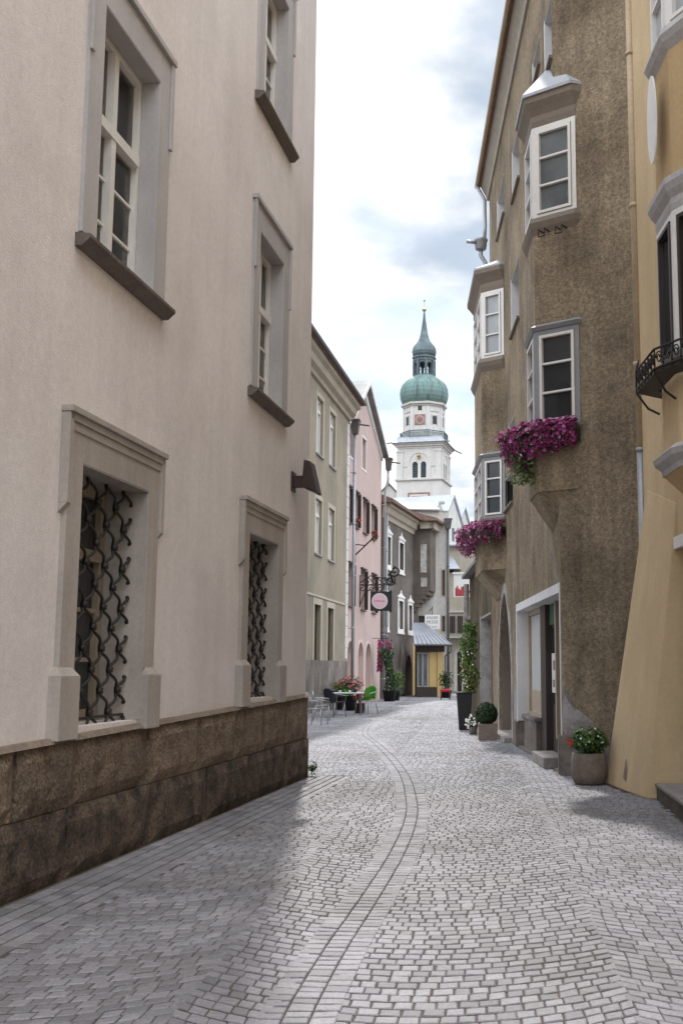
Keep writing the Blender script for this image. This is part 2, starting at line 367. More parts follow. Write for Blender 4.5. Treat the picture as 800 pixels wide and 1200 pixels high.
def course(name,ma,zf0,zf1,w,wid):
    m=MB(); s=-26.
    while s<-.001:
        e=min(0,s+rnd.uniform(*wid)); 
        if e>-.5: e=0
        g=.011; j=[rnd.uniform(-.012,.012) for _ in range(8)]
        za,zb,zc,zd=zf0(s),zf0(e),zf1(s),zf1(e)
        a,b=s+g,(e-g if e<0 else 0)
        # face subdivided for an uneven split surface
        nx,nz=7,5; vs=[]; fs=[]
        for iz in range(nz+1):
            for ix in range(nx+1):
                t,u=ix/nx,iz/nz; ss=a+(b-a)*t; z0=za+(zb-za)*t+(.006 if zf0(0)>0 else 0); z1=zc+(zd-zc)*t; z=z0+(z1-z0)*u
                edge=min(t,1-t,u,1-u)<.01
                ww=w+j[0]-(.035 if edge else 0)+(0 if edge else rnd.uniform(-.008,.008))
                vs.append(P1.W(ss,ww,z))
        for iz in range(nz):
            for ix in range(nx): k=iz*(nx+1)+ix; fs.append([k,k+1,k+nx+2,k+nx+1])
        k=len(vs)
        vs+=[P1.W(a,-.5,za),P1.W(b,-.5,zb),P1.W(b,-.5,zd),P1.W(a,-.5,zc)]
        top=[nz*(nx+1)+i for i in range(nx+1)]; bot=list(range(nx+1)); lf=[i*(nx+1) for i in range(nz+1)]; rt=[i*(nx+1)+nx for i in range(nz+1)]
        fs+=[top+[k+2,k+3],bot[::-1]+[k,k+1],lf+[k+3,k],rt[::-1]+[k+1,k+2]]
        m.add(vs,fs); s=e
    return m.build(name,ma,h)
mid=lambda s:.56+.004*s
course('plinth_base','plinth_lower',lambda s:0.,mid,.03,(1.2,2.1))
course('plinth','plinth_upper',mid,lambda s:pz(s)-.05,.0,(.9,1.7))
m=MB(); m.hexa([P1.W(-26,-.5,pz(-26)-.05),P1.W(.02,-.5,pz(0)-.05),P1.W(.02,.015,pz(0)-.05),P1.W(-26,.015,pz(-26)-.05),P1.W(-26,-.5,pz(-26)+.03),P1.W(.02,-.5,pz(0)+.03),P1.W(.02,-.015,pz(0)-.012),P1.W(-26,-.015,pz(-26)-.012)])
m.build('ledge','ledge',h)
for (a,z0,z1),hh in zip(up,holes):
    f=window(A1,h,hh,'white_wood','glass',fw=.075,cols=2,transom=.60,bars=0,room=True,curtain=[(.0,.36),(.56,.98)])
    b=MB()                                       # glazing bars of the lower casements
    for i in (1,2):
        z=hh[2]+(hh[3]-hh[2])*.58*i/3
        b.fbox(A1,hh[0]+.08,hh[1]-.08,-hh[4]-.01,-hh[4]+.02,z-.012,z+.012)
    b.build('glazing_bar','white_wood',f)
    m=MB(); o0,o1=a
    m.fbox(A1,o0,hh[0],-.02,.035,z0,z1); m.fbox(A1,hh[1],o1,-.02,.035,z0,z1); m.fbox(A1,hh[0],hh[1],-.02,.035,hh[3],z1)
    m.fbox(A1,o0-.015,o0+.05,.036,.06,z1-.9,z1); m.fbox(A1,o1-.05,o1+.015,.036,.06,z1-.9,z1); m.fbox(A1,o0-.03,o1+.03,.0,.075,z1+.001,z1+.06)
    kk=hh[4]-.052
    for x0,x1,z_0,z_1 in ((hh[0]+.001,hh[0]+.012,z0,hh[3]-.013),(hh[1]-.012,hh[1]-.001,z0,hh[3]-.013),(hh[0]+.001,hh[1]-.001,hh[3]-.012,hh[3]-.001)): m.fbox(A1,x0,x1,-kk,.033,z_0,z_1)
    bevel(m.build('surround','grey_trim',f),.004)
    m=MB(); k=.10
    m.poly([A1.W(o0-.05,-hh[4]+.02,z0-.002),A1.W(o0-.05,.13,z0-.045),A1.W(o0-.05,.13,z0-.075),A1.W(o0-.05,.06,z0-.14),A1.W(o0-.05,-hh[4]+.02,z0-.14)],A1.W(o1+.05,0,0)-A1.W(o0-.05,0,0))
    m.build('sill','brown_sill',f)
def grille(fc,f,a,b,c,d,w,n=8):
    m=MB(); step=(b-a)/(n-.5); per=(d-c)/11.5
    for i in range(n):
        s=a+step*(i+.0)+step*.25; sg=1 if i%2 else -1; N=110; pth=[]
        for j in range(N+1):
            z=c+(d-c)*j/N; ph=2*math.pi*(z-c)/(2*per)
            x=math.sin(ph); x=math.copysign(abs(x)**1.0,x)
            pth.append(fc.W(s+sg*x*step*.47,w+.02*math.cos(2*ph),z))
        m.tube(pth,.0135,6)
        for j in range(24):                      # collars where neighbouring bars touch
            z=c+per*(j+.5)
            sg2=math.sin(math.pi*(z-c)/per)*sg
            if sg2>0 and z<d: m.box(fc.W(s+step*.5,w,z),(.028,.022,.026),math.atan2(fc.d.y,fc.d.x))
    for x in (a+.02,b-.02):                       # short forked ends let into the jambs
        for j in range(6):
            z=c+per*(2*j+.5)
            if z<d: m.tube([fc.W(x,w,z-per*.42),fc.W(x+(.05 if x>a+.1 else -.05),w,z),fc.W(x,w,z+per*.42)],.013,5)
    for z in (c+.05,): m.tube([fc.W(a,w,z),fc.W(b,w,z)],.014,6)
    m.build('grille','iron',f,smooth=True)
for (o0,o1,z0,z1),hh in zip(gr,gh):
    f=window(A1,h,hh,'cream_wood','pane',fw=.10,cols=2,transom=.70,bars=2,bw=.04)
    grille(A1,f,hh[0],hh[1],hh[2],hh[3]-.02,-.13)
    m=MB(); zb=z0-.08
    m.fbox(A1,o0+.04,hh[0],-.02,.045,z0+.46,z1-.02); m.fbox(A1,hh[1],o1-.04,-.02,.045,z0+.46,z1-.02); m.fbox(A1,hh[0],hh[1],-.02,.045,hh[3],z1-.02)
    for x0,x1 in ((o0-.02,o0+.05),(o1-.05,o1+.02)):
        m.fbox(A1,x0,x1,.0,.075,z1-.72,z1-.001)
        m.poly([A1.W(x0,.0,z1-.721),A1.W(x0,.075,z1-.721),A1.W(x0,.0,z1-.80)],A1.W(x1,0,0)-A1.W(x0,0,0))
    m.fbox(A1,o0-.03,o1+.03,-.01,.10,z1,z1+.05); m.fbox(A1,o0,o1,-.01,.075,z1-.06,z1-.001); m.fbox(A1,o0+.05,o1-.05,.0,.058,z1-.13,z1-.061)
    kk=hh[4]-.052
    for x0,x1,z_0,z_1 in ((hh[0]+.001,hh[0]+.012,hh[2]+.001,hh[3]-.013),(hh[1]-.012,hh[1]-.001,hh[2]+.001,hh[3]-.013),(hh[0]+.001,hh[1]-.001,hh[3]-.012,hh[3]-.001)): m.fbox(A1,x0,x1,-kk,.043,z_0,z_1)
    for x0,x1 in ((o0-.04,hh[0]+.004),(hh[1]-.004,o1+.02)):
        m.fbox(A1,x0,x1,-.02,.10,zb,z0+.40)
        m.hexa([A1.W(x0,-.02,z0+.401),A1.W(x1,-.02,z0+.401),A1.W(x1,.10,z0+.401),A1.W(x0,.10,z0+.401),A1.W(x0+.05,-.02,z0+.47),A1.W(x1-.04,-.02,z0+.47),A1.W(x1-.04,.045,z0+.47),A1.W(x0+.05,.045,z0+.47)])
    bevel(m.build('surround','stone_trim',f),.004)
# wedge shaped flood light on the wall
t=thing('wall_floodlight','dark brown wedge shaped floodlight on an arm high on the white wall','wall lamp',A1.W(-1.0,0,4.1))
m=MB(); m.fbox(A1,-1.13,-.99,-.01,.24,4.16,4.32); m.fbox(A1,-1.17,-.95,-.01,.02,4.10,4.38); m.build('arm','rust_metal',t)
m=MB(); m.poly([A1.W(-1.2,.16,4.16),A1.W(-1.2,.39,4.06),A1.W(-1.2,.28,4.52),A1.W(-1.2,.19,4.54)],A1.d.to_3d()*.32); bevel(m.build('head','rust_metal',t),.008)
m=MB(); m.poly([A1.W(-1.17,.19,4.142),A1.W(-1.17,.37,4.064),A1.W(-1.17,.37,4.052),A1.W(-1.17,.19,4.130)],A1.d.to_3d()*.26); m.build('lens','pane_mid',t)
# ================================================================== LEFT: olive house
F2=Fac(gnd(400,829),vpdir(640),1); h=thing('olive_house','olive grey plastered house with three rows of narrow windows and brown eaves','house',(F2.O.x,F2.O.y,0))
s1_2=F2.pt(406,800)[0]; s0_2=-11.
ze=12.75
cs=[F2.rect((370.6,463),(379,476),(370,535),(378.5,541))[:2],F2.rect((386.2,481),(393.5,491),(385,549),(393.5,554))[:2]]
cs=[(cs[0][0]+.1,cs[0][0]+1.25),(cs[1][0]+.1,cs[1][0]+1.25)]; cs=[(cs[0][0]-2.6,cs[0][1]-2.6)]+cs
rows=[(9.35,11.5,.16),(5.68,7.7,.16),(1.85,3.85,.35)]
hl=[(a,b,c,d,k) for c,d,k in rows for a,b in cs]
m=MB(); wall_front(m,F2,s0_2,s1_2,1.85,ze,hl); body(m,F2,s0_2,s1_2,0,ze,9.); m.build('wall','olive',h)
m=MB(); m.fbox(F2,s0_2-.02,s1_2-.55,-.3,.06,0,1.849); m.build('plinth','grey_plinth',h)
m=MB(); m.fbox(F2,s1_2-.55,s1_2,-.3,.02,0,1.849); m.build('plinth_end','grey_plinth',h)
for i,q in enumerate(hl):
    if i<6: f=window(F2,h,q,'white_wood','pane_pale',fw=.09,cols=2,transom=.78 if i<3 else .72,surround='olive_light',sw=.17,swo=.015,so=.07,sillm='grey_wood',st=.06)
    else:
        f=window(F2,h,q,'dark_brown','pane',fw=.05,cols=2,surround='olive_light',sw=.22,swo=.03)
        m=MB()
        for j in range(6): s=q[0]+(q[1]-q[0])*(j+.5)/6; m.tube([F2.W(s,-.12,q[2]),F2.W(s,-.12,q[3])],.012,5)
        for j in range(4): z=q[2]+(q[3]-q[2])*(j+.5)/4; m.tube([F2.W(q[0],-.13,z),F2.W(q[1],-.13,z)],.012,5)
        m.build('grille','iron',f)
m=MB(); m.fbox(F2,s0_2,s1_2-.6,0,.035,4.12,4.2); m.build('string_course','olive_light',h)
m=MB()
for i in range(24):
    z=1.95+i*.45
    if z+.42<12.0: m.fbox(F2,s1_2-.52,s1_2-.02,-.01,.03,z,z+.43)
bevel(m.build('quoin','quoin',h),.012)
prof=[(0,12.0),(.10,12.0),(.14,12.14),(.30,12.22),(.36,12.42),(.50,12.5),(.50,12.66),(0,12.66)]
m=MB(); m.poly([F2.W(s0_2-.2,w,z) for w,z in prof],F2.d.to_3d()*(s1_2-s0_2+.1)); m.build('cornice','cream_mould',h)
m=MB(); m.poly([F2.W(s0_2-.3,w,z) for w,z in [(.62,12.67),(.62,12.78),(-4.5,15.6),(-9.3,12.78),(-9.3,12.67)]],F2.d.to_3d()*(s1_2-s0_2+.35)); m.build('roof','tile',h)
m=MB(); m.tube([F2.W(s0_2-.3,.68,12.74),F2.W(s1_2+.05,.68,12.74)],.07,8); m.build('gutter','gutter',h)
def downpipe(fc,root,s,zt,w=.14,r=.055,hop=True,m_='zinc',zb=0.,jog=.0):
    m=MB(); pth=[fc.W(s,w+jog,zt)]
    if jog: pth+=[fc.W(s,w+jog,zt-.5),fc.W(s,w,zt-1.1)]
    m.tube(pth+[fc.W(s,w,zb+.02)],r,8)
    z=zb+1.
    while z<zt-1.2: m.tube([fc.W(s,w,z),fc.W(s,w,z+.05)],r*1.35,8); m.tube([fc.W(s,0,z+.02),fc.W(s,w,z+.02)],.012,4); z+=2.2
    o=m.build('downpipe',m_,root,smooth=True)
    if hop:
        m=MB(); B=[(-.13,-.1),(.13,-.1),(.13,.14),(-.13,.14)]; T=[(-.2,-.13),(.2,-.13),(.2,.2),(-.2,.2)]
        m.hexa([fc.W(s+a,w+jog+b,zt) for a,b in B]+[fc.W(s+a,w+jog+b,zt+.55) for a,b in T]); m.fbox(fc,s-.23,s+.23,w+jog-.15,w+jog+.23,zt+.551,zt+.63)
        m.tube([fc.W(s,w+jog+.2,zt+.42),fc.W(s+.02,w+jog+.62,zt+.36)],.04,6); m.build('rain_hopper','gutter',o)
    return o
downpipe(F2,h,s1_2+.22,11.5,w=.2,m_='zinc',r=.065)
# ================================================================== LEFT: pink house
F3=Fac(gnd(445,820),vpdir(660),1); h=thing('pink_house','pink gabled house with dark shuttered windows and three arched ground floor niches','house',(F3.O.x,F3.O.y,0))
a3=F3.pt(405,827)[0]+.05; b3=-.05; zE=12.5; sp=F3.pt(426,460)[0]; zP=14.75
mk=lambda x,y,x2,w_,z0,z1,k=.25:(F3.pt(x,y)[0],F3.pt(x,y)[0]+w_,z0,z1,k)
top3=[mk(409.3,500,0,1.0,10.75,12.2),mk(424.2,518,0,1.0,10.75,12.2)]
rA=[mk(x,585,0,.95,7.78,9.35) for x in (405.7,414.7,425.3,435.2)]
rB=[mk(x,665,0,1.05,4.2,6.05) for x in (407.6,422.8,435.5)]
nic=[F3.rect(*q) for q in (((405.5,755),(412.5,800)),((419,757),(425.3,800)),((428,758),(434.3,800)))]
nic=[(max(a,a3+.1),b,.0,2.72,.3,1) for a,b,c,d in nic]
hl=top3+rA+rB+nic
m=MB(); wall_front(m,F3,a3,b3,0,zE,hl); body(m,F3,a3,b3,0,zE,10.)
for q in nic: arch_fill(m,F3,q); m.quad(F3.W(q[0],-q[4],0),F3.W(q[1],-q[4],0),F3.W(q[1],-q[4],2.8),F3.W(q[0],-q[4],2.8))
m.poly([F3.W(a3,0,zE),F3.W(b3,0,zE),F3.W(sp,0,zP)],-F3.n.to_3d()*10)
m.build('wall','pink',h)
m=MB()
for q in nic:
    P=arch_pts(q[0],q[1],0,q[3]); Q=arch_pts(q[0]-.13,q[1]+.13,0,q[3]+.13)
    for i in range(len(P)-1):
        if 0<=i<len(P)-1: m.poly([F3.W(P[i][0],0,P[i][1]),F3.W(P[i+1][0],0,P[i+1][1]),F3.W(Q[i+1][0],0,Q[i+1][1]),F3.W(Q[i][0],0,Q[i][1])],F3.n.to_3d()*.02)
m.build('niche_surround','pink_pale',h)
for i,q in enumerate(nic):
    m=MB(); m.poly([F3.W(x,-q[4]+.004,z) for x,z in arch_pts(q[0]+.02,q[1]-.02,.0,q[3]-.02)],F3.n.to_3d()*.02); m.build('niche_panel','pink_pale',h)
for q in top3: window(F3,h,q,'grey_wood','pane_mid',fw=.06,cols=1,surround='white_paint',sw=.09,swo=.02)
for q in rA+rB:
    f=window(F3,h,q,'dark_brown','pane',fw=.08,cols=2,sillm='brown_wood',so=.10,st=.05)
    m=MB(); m.fbox(F3,q[0]-.12,q[1]+.12,-.01,.10,q[3]+.005,q[3]+.07); m.build('hood','dark_brown',f)
    m=MB(); m.fbox(F3,q[1]-.02,q[1]+.03,.0,.15,q[2]+.03,q[3]-.03); m.build('shutter','dark_brown',f)
# gable verge boards and roof
m=MB(); vt=.24
for x0,z0 in ((a3-.1,zE-.1),(b3+.1,zE-.1)):
    m.poly([F3.W(x0,.0,z0-.32),F3.W(x0,.0,z0),F3.W(sp,.0,zP+.0),F3.W(sp,.0,zP-.45)],F3.n.to_3d()*.06)
m.build('gable_band','white_paint',h)
m=MB()
for x0,z0 in ((a3-.35,zE-.22),(b3+.35,zE-.22)):
    m.poly([F3.W(x0,.3,z0),F3.W(x0,.3,z0+.14),F3.W(sp,.3,zP+.2),F3.W(sp,.3,zP+.03)],-F3.n.to_3d()*10.6)
m.build('roof','tile_grey',h)
m=MB()
for x0,z0 in ((a3-.36,zE-.26),(b3+.36,zE-.26)):
    m.poly([F3.W(x0,.305,z0),F3.W(x0,.305,z0+.2),F3.W(sp,.305,zP+.22),F3.W(sp,.305,zP-.03)],F3.n.to_3d()*.04)
m.build('verge_board','white_paint',h)
downpipe(F3,h,b3+.1,11.6,w=.18,jog=.15)
m=MB(); s=rA[1][0]+.3; m.tube([F3.W(s,0,7.0),F3.W(s,.02,6.2)],.03,5); m.tube([F3.W(s,0,6.5),F3.W(s,.9,7.35)],.035,5); m.tube([F3.W(s,0,7.0),F3.W(s,.45,6.95)],.025,5); m.build('iron_bracket','rust_metal',h)
for q in (rA[1],rA[3]):
    t=thing('window_flowerpot','red flower pot on the sill of '+('the second upper dark window of the pink house' if q is rA[1] else 'the rightmost upper dark window of the pink house'),'flower pot',F3.W(q[0]+.3,.06,q[2]+.002))
    m=MB(); m.lathe([(.05,0),(.08,.15),(.09,.15)],F3.W(q[0]+.3,.08,q[2]+.002),8); m.build('pot','brown_wood',t)
    m=MB(); leafball(m,F3.W(q[0]+.3,.08,q[2]+.28),(.16,.16,.13),40,.06); m.build('foliage','leaf',t,fixn=False)
    m=MB()
    for _ in range(14): blossom(m,F3.W(q[0]+.3+random.gauss(0,.1),.1+random.gauss(0,.08),q[2]+.3+random.gauss(0,.07)),Vector((.3,-1,.3)).normalized(),.05)
    m.build('blossoms','red_petal',t,fixn=False)
# wrought iron arm with the round pink sign
s=F3.pt(422,690)[0]-.2; D=F3.n
t=thing('hanging_sign','round pink sign in a black square frame on a wrought iron scroll arm','sign',F3.W(s,0,4.9))
zA=F3.pt(422,686)[1]; 
def sp_(w,z): return F3.W(s,w,z)
endw=(atY(463,680,F3.W(s,0,0).y).x-F3.W(s,0,0).x)/D.x
m=MB(); m.tube([sp_(.02,zA-1.0),sp_(.02,zA+.45)],.03,6); m.tube([sp_(0,zA),sp_(endw*.9,zA-.0)],.028,6)
def scroll(cx,cz,r,t0,turns,sg=1,r0=.02):
    return [sp_(cx+r*(1-i/40*.85)*math.cos(t0+sg*turns*6.283*i/40),cz+r*(1-i/40*.85)*math.sin(t0+sg*turns*6.283*i/40)) for i in range(41)]
for i in range(6): m.tube(scroll(endw*(.08+.125*i),zA+(.16 if i%2 else -.15),.2,0 if i%2 else 3.1,1.4,1 if i%2 else -1),.022,5)
m.tube([sp_(.03,zA-.9),sp_(.25,zA-.35),sp_(.8,zA-.05)],.024,5); m.tube([sp_(.03,zA+.1),sp_(.5,zA+.42),sp_(1.1,zA+.3),sp_(1.7,zA+.02)],.024,5)
m.tube(scroll(endw*.86,zA+.18,.28,2.,1.5,-1),.04,6); m.tube(scroll(endw*.99,zA+.62,.26,3.5,1.4,1),.045,6); m.tube([sp_(endw*.8,zA),sp_(endw*.95,zA+.12),sp_(endw*.86,zA+.5),sp_(endw,zA+.85)],.05,6)
m.build('arm','iron',t,smooth=True)
Ysg=F3.W(s,0,0).y; cpos=atY(444.8,704.5,Ysg); wS=(Vector((cpos.x,cpos.y)).dot(D)-F3.O.dot(D)); 
SG=Fac(Vector((cpos.x,cpos.y)),(1,-.0),1); R=.36
m=MB(); m.fbox(SG,-.42,.42,-.09,.09,cpos.z-.44,cpos.z+.44); m.tube([SG.W(-.2,0,cpos.z+.44),SG.W(-.2,0,zA)],.02,5); m.tube([SG.W(.2,0,cpos.z+.44),SG.W(.2,0,zA)],.02,5); m.fbox(SG,.421,.55,-.05,.05,cpos.z-.5,cpos.z+.5); f=bevel(m.build('sign_box','black_plastic',t),.03)
def disc(mb,fc,c,z,r,w0,w1,n=32): mb.poly([fc.W(c+r*math.cos(2*math.pi*i/n),w0,z+r*math.sin(2*math.pi*i/n)) for i in range(n)],fc.n.to_3d()*(w1-w0))
m=MB(); disc(m,SG,0,cpos.z,R,.091,.10); disc(m,SG,0,cpos.z,R,-.10,-.091); m.build('rim','sign_pale',f)
m=MB(); disc(m,SG,0,cpos.z,R*.82,.1005,.106); m.build('face','sign_pink',f)
m=MB()
for i in range(11): m.fbox(SG,-.235+i*.043,-.235+i*.043+.028,.1062,.109,cpos.z-.03,cpos.z+(.045 if i in(0,3,4) else .02))
m.build('lettering','sign_rose',f)
# ribbon garland at the corner
g0=F3.W(F3.pt(437,760)[0]-.2,.55,0)
t=thing('ribbon_garland','two twisted red, pink and blue ribbons hanging by the pink house corner','garland',(g0.x,g0.y,1.55))
for ma,ph in (('pink_cloth',0),('red_cloth',2.1),('blue_cloth',4.2)):
    m=MB()
    for dx in (-.18,.22):
        for j in range(20):
            def q(k): 
                a=ph+k*.9; return Vector((g0.x+dx*(1+.2*k/20)+.13*math.cos(a),g0.y+.13*math.sin(a),2.95-(k*.075 if dx<0 else k*.07)))
            m.quad(q(j),q(j+1),q(j+1)+Vector((.05,.03,-.13)),q(j)+Vector((.05,.03,-.13)))
    m.build('ribbon',ma,t)
m=MB(); m.tube([F3.W(F3.pt(437,760)[0]-.2,0,2.98),(g0.x,g0.y,2.98),(g0.x+.25,g0.y,2.98)],.015,5); m.build('rod','iron',t)
# ================================================================== LEFT: umber house with oriel
F4=Fac(gnd(447,819),vpdir(760),1); h=thing('umber_house','weathered grey brown house with a corner oriel on stepped corbels and tiled eaves','house',(F4.O.x,F4.O.y,0))
b4=F4.pt(484.5,800)[0]; e4=b4+1.5; zt=10.2
def win4(tl,br): a,b,c,d=F4.rect(tl,br); return (a,b,c,d,.22)
wu=[(F4.pt(452.5,640)[0],F4.pt(457.5,640)[0],7.0,8.5,.22),(F4.pt(467.5,650)[0],F4.pt(472.5,650)[0],7.0,8.5,.22)]
wl=[(F4.pt(449.5,715)[0],F4.pt(454.5,715)[0],3.7,5.25,.22),(F4.pt(466.5,720)[0],F4.pt(472,720)[0],3.7,5.25,.22),(F4.pt(478.2,720)[0],F4.pt(482.6,720)[0],3.7,5.15,.22)]
dr=(F4.pt(475.5,790)[0],F4.pt(482.3,790)[0],0,2.3,.35,1)
m=MB(); wall_front(m,F4,0.05,e4,0,zt,wu+wl+[dr]); body(m,F4,.05,e4,0,zt,9.); arch_fill(m,F4,dr); m.build('wall','umber',h)
m=MB(); m.poly([F4.W(x,-dr[4],z) for x,z in arch_pts(dr[0]-.01,dr[1]+.01,0,dr[3]+.01)],F4.n.to_3d()*.02); m.build('door','dark_brown',h)
for q,ma in list(zip(wu+wl,('pane_pale','pane','pane_pale','pane_mid','pane_pale'))):
    f=window(F4,h,q,'white_wood' if ma!='pane' else 'brown_wood',ma,fw=.09,cols=2,surround='white_paint',sw=.16,swo=.035)
    a,b,c,d,_=q; m=MB(); m.fbox(F4,a-.24,b+.24,-.01,.08,d+.165,d+.26); m.poly([F4.W(a-.2,0,d+.262),F4.W(b+.2,0,d+.262),F4.W((a+b)/2+.1,0,d+.42),F4.W((a+b)/2,0,d+.6),F4.W((a+b)/2-.1,0,d+.42)],F4.n.to_3d()*.05); m.fbox(F4,a-.2,b+.2,-.01,.06,c-.28,c-.165); m.build('hood','white_paint',f)
rn=random.Random(5)
def patch(fc,root,poly,ma='umber_patch',w=.004,jit=.12,name='plaster_patch'):
    P=[]
    for (x0,z0),(x1,z1) in zip(poly,poly[1:]+poly[:1]):
        for i in range(5): t=i/5; P.append((x0+(x1-x0)*t+rn.uniform(-jit,jit),max(.02,z0+(z1-z0)*t+rn.uniform(-jit,jit))))
    m=MB(); c=(sum(p[0] for p in P)/len(P),sum(p[1] for p in P)/len(P))
    vs=[fc.W(x,w,z) for x,z in P]+[fc.W(c[0],w,c[1])]; n=len(P)
    m.add(vs,[[i,(i+1)%n,n] for i in range(n)]); return m.build(name,ma,root)
patch(F4,h,[(dr[0]-2.6,.1),(dr[0]-.15,.1),(dr[0]-.15,2.1),(dr[0]-.9,2.9),(dr[0]-1.6,1.7),(dr[0]-2.4,1.3)])
patch(F4,h,[(.4,.1),(2.6,.1),(2.2,1.3),(.6,1.1)])
m=MB(); m.fbox(F4,dr[1]+.1,b4+.05,-.01,.05,0,3.0); m.build('corner_strip','ochre_paint',h)
# oriel
oz0=6.05; ow=1.0; os0=b4-.15
m=MB(); m.fbox(F4,os0,e4,-.02,ow,oz0,zt-.02); m.build('oriel','umber',h)
m=MB()
for i in range(5): m.fbox(F4,os0+.02*i,e4-.25*i,-.03,ow*(1-.19*(i+.6)),oz0-.24*(i+1),oz0-.24*i-.001)
m.build('corbel','umber',h)
OR=Fac(F4.W(os0,0,0).to_2d(),F4.n,1)   # near face of the oriel; its normal must look at the camera
if OR.n.y>0: OR=Fac(F4.W(os0,0,0).to_2d(),F4.n,-1)
for (x0,y0,x1,y1) in ((492.5,638,499.5,671),(493,677,500,687.5)):
    a,b,c,d=OR.rect((x0,y0),(x1,y1)); m=MB(); m.fbox(OR,a,b,-.01,.03,c,d); m.build('fresco_panel','fresco',h)
cor=[(-.02,zt-.85),(.06,zt-.85),(.10,zt-.62),(.22,zt-.55),(.30,zt-.28),(.42,zt-.22),(.42,zt-.08),(-.02,zt-.08)]
m=MB(); m.poly([F4.W(.0,w,z) for w,z in cor],F4.d.to_3d()*(os0-.02)); m.fbox(F4,os0-.25,e4+.1,ow+.001,ow+.25,zt-.5,zt-.08); m.fbox(F4,os0-.25,os0-.001,.43,ow+.25,zt-.5,zt-.08); m.build('cornice','cream_mould',h)
m=MB(); m.poly([F4.W(-.25,w,z) for w,z in [(.62,zt-.07),(.62,zt+.1),(-4.2,zt+2.1),(-9.2,zt+.1),(-9.2,zt-.07)]],F4.d.to_3d()*(os0+.2))
m.hexa([F4.W(os0-.5,-1,zt-.07),F4.W(e4+.35,-1,zt-.07),F4.W(e4+.35,ow+.5,zt-.07),F4.W(os0-.5,ow+.5,zt-.07),F4.W(os0-.5,-1,zt+.75),F4.W(e4+.35,-1,zt+.75),F4.W(e4+.35,ow+.5,zt+.08),F4.W(os0-.5,ow+.5,zt+.08)])
m.poly([F4.W(os0-.02,w,z) for w,z in [(-.9,zt+.2),(-4.2,zt+2.1),(-9.2,zt+.1),(-9.2,zt-.07)]],F4.d.to_3d()*1.9)
m.build('roof','tile',h)
downpipe(F4,h,.12,9.8,w=.2,hop=False)
# ================================================================== far end: kiosk shop, pale houses
K=Fac(gnd(486.5,817).to_2d(),(1,.06),1); kx=lambda p:K.pt(p,790)[0]; kz=lambda y:K.pt(500,y)[1]
t=thing('corner_shop','small ochre corner shop with a glazed display window and shallow metal roof','shop',K.W(0,0,0))
k1=kx(518.5)
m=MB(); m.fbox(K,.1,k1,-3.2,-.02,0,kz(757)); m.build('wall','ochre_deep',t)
m=MB(); m.fbox(K,.05,k1+.02,-.3,.05,0,kz(805.5)); m.build('plinth','dark_brown',t)
m=MB(); m.fbox(K,kx(503),kx(511.5),-.02,.02,kz(805),kz(762)); m.build('panel','ochre_paint',t)
m=MB(); m.fbox(K,kx(512),k1+.03,-.25,.07,0.005,kz(757)); m.build('pillar','ochre_paint',t)
q=(kx(488.5),kx(501),kz(805),kz(765),.0); 
f=window(K,t,(q[0],q[1],q[2],q[3],-.02),'grey_wood','pane_mid',fw=.06,cols=2)
m=MB(); m.fbox(K,.0,k1+.1,-.1,.09,kz(764),kz(757)-.01); m.build('fascia','dark_brown',t)
m=MB(); z0,z1=kz(756.5),kz(737); m.poly([K.W(0-.1,.55,z0),K.W(k1+.45,.55,z0),K.W(kx(501),-2.6,z1+.35),K.W(-.1,-2.6,z1+.35)],(0,0,.07))
for i in range(9):
    x=-.08+i*(k1+.5)/8.2; xt=-.08+i*(kx(501))/8.2; m.tube([K.W(x,.56,z0+.08),K.W(xt,-2.6,z1+.43)],.03,5)
m.build('roof','lead',t)
m=MB(); m.tube([K.W(-.1,.6,z0+.02),K.W(k1+.5,.6,z0+.02)],.06,7); m.tube([K.W(k1+.4,.58,z0),K.W(k1+.42,.5,z0-.35),K.W(k1+.12,.1,z0-.55),K.W(k1+.12,.1,.1)],.045,7); m.build('gutter','gutter',t)
# pale house behind it
Y5=66.5; F5=Fac(atY(486,790,Y5).to_2d(),(1,.16),1); x5=lambda p:F5.pt(p,720)[0]; z5=lambda y,p=512:F5.pt(p,y)[1]
h=thing('pale_house','pale plastered house with a lead roof standing behind the corner shop','house',F5.W(0,0,0))
e5=x5(525.5)
q=(x5(490),x5(497),z5(737),z5(722),.25); q2=(x5(517.5),x5(521.),z5(698),z5(668),.2); q3=(x5(517.5),x5(521.),z5(740),z5(722),.2)
zl=z5(598,500); zr=z5(590,517)
m=MB(); wall_front(m,F5,-3,e5,0,zl,[q,q2,q3]); body(m,F5,-3,e5,0,zl,7.); m.hexa([F5.W(x5(515.5),-1.4,zl),F5.W(e5,-1.4,zl-.001),F5.W(e5,0,zl-.001),F5.W(x5(515.5),0,zl),F5.W(x5(515.5),-1.4,zr),F5.W(e5-.2,-1.4,zr-.7),F5.W(e5-.2,0,zr-.7),F5.W(x5(515.5),0,zr)]); m.build('wall','pale_wall',h)
for w_ in (q,q2,q3): window(F5,h,w_,'brown_wood','pane',fw=.07,cols=2,surround='beige_wall',sw=.08,swo=.02)
m=MB(); m.poly([F5.W(-3.2,w,z) for w,z in [(.25,zl-.02),(.25,zl+.06),(-3.2,z5(586,500)+.3),(-7.2,zl+.06),(-7.2,zl-.02)]],F5.d.to_3d()*(x5(515)+3.2)); m.build('roof','lead',h)
m=MB(); m.fbox(F5,x5(514.5),x5(520.5),-.25,.12,zr-.02,zr+.12); m.build('parapet_cap','zinc',h)
downpipe(F5,h,e5-.05,z5(620,524),w=.12,r=.065,m_='gutter')
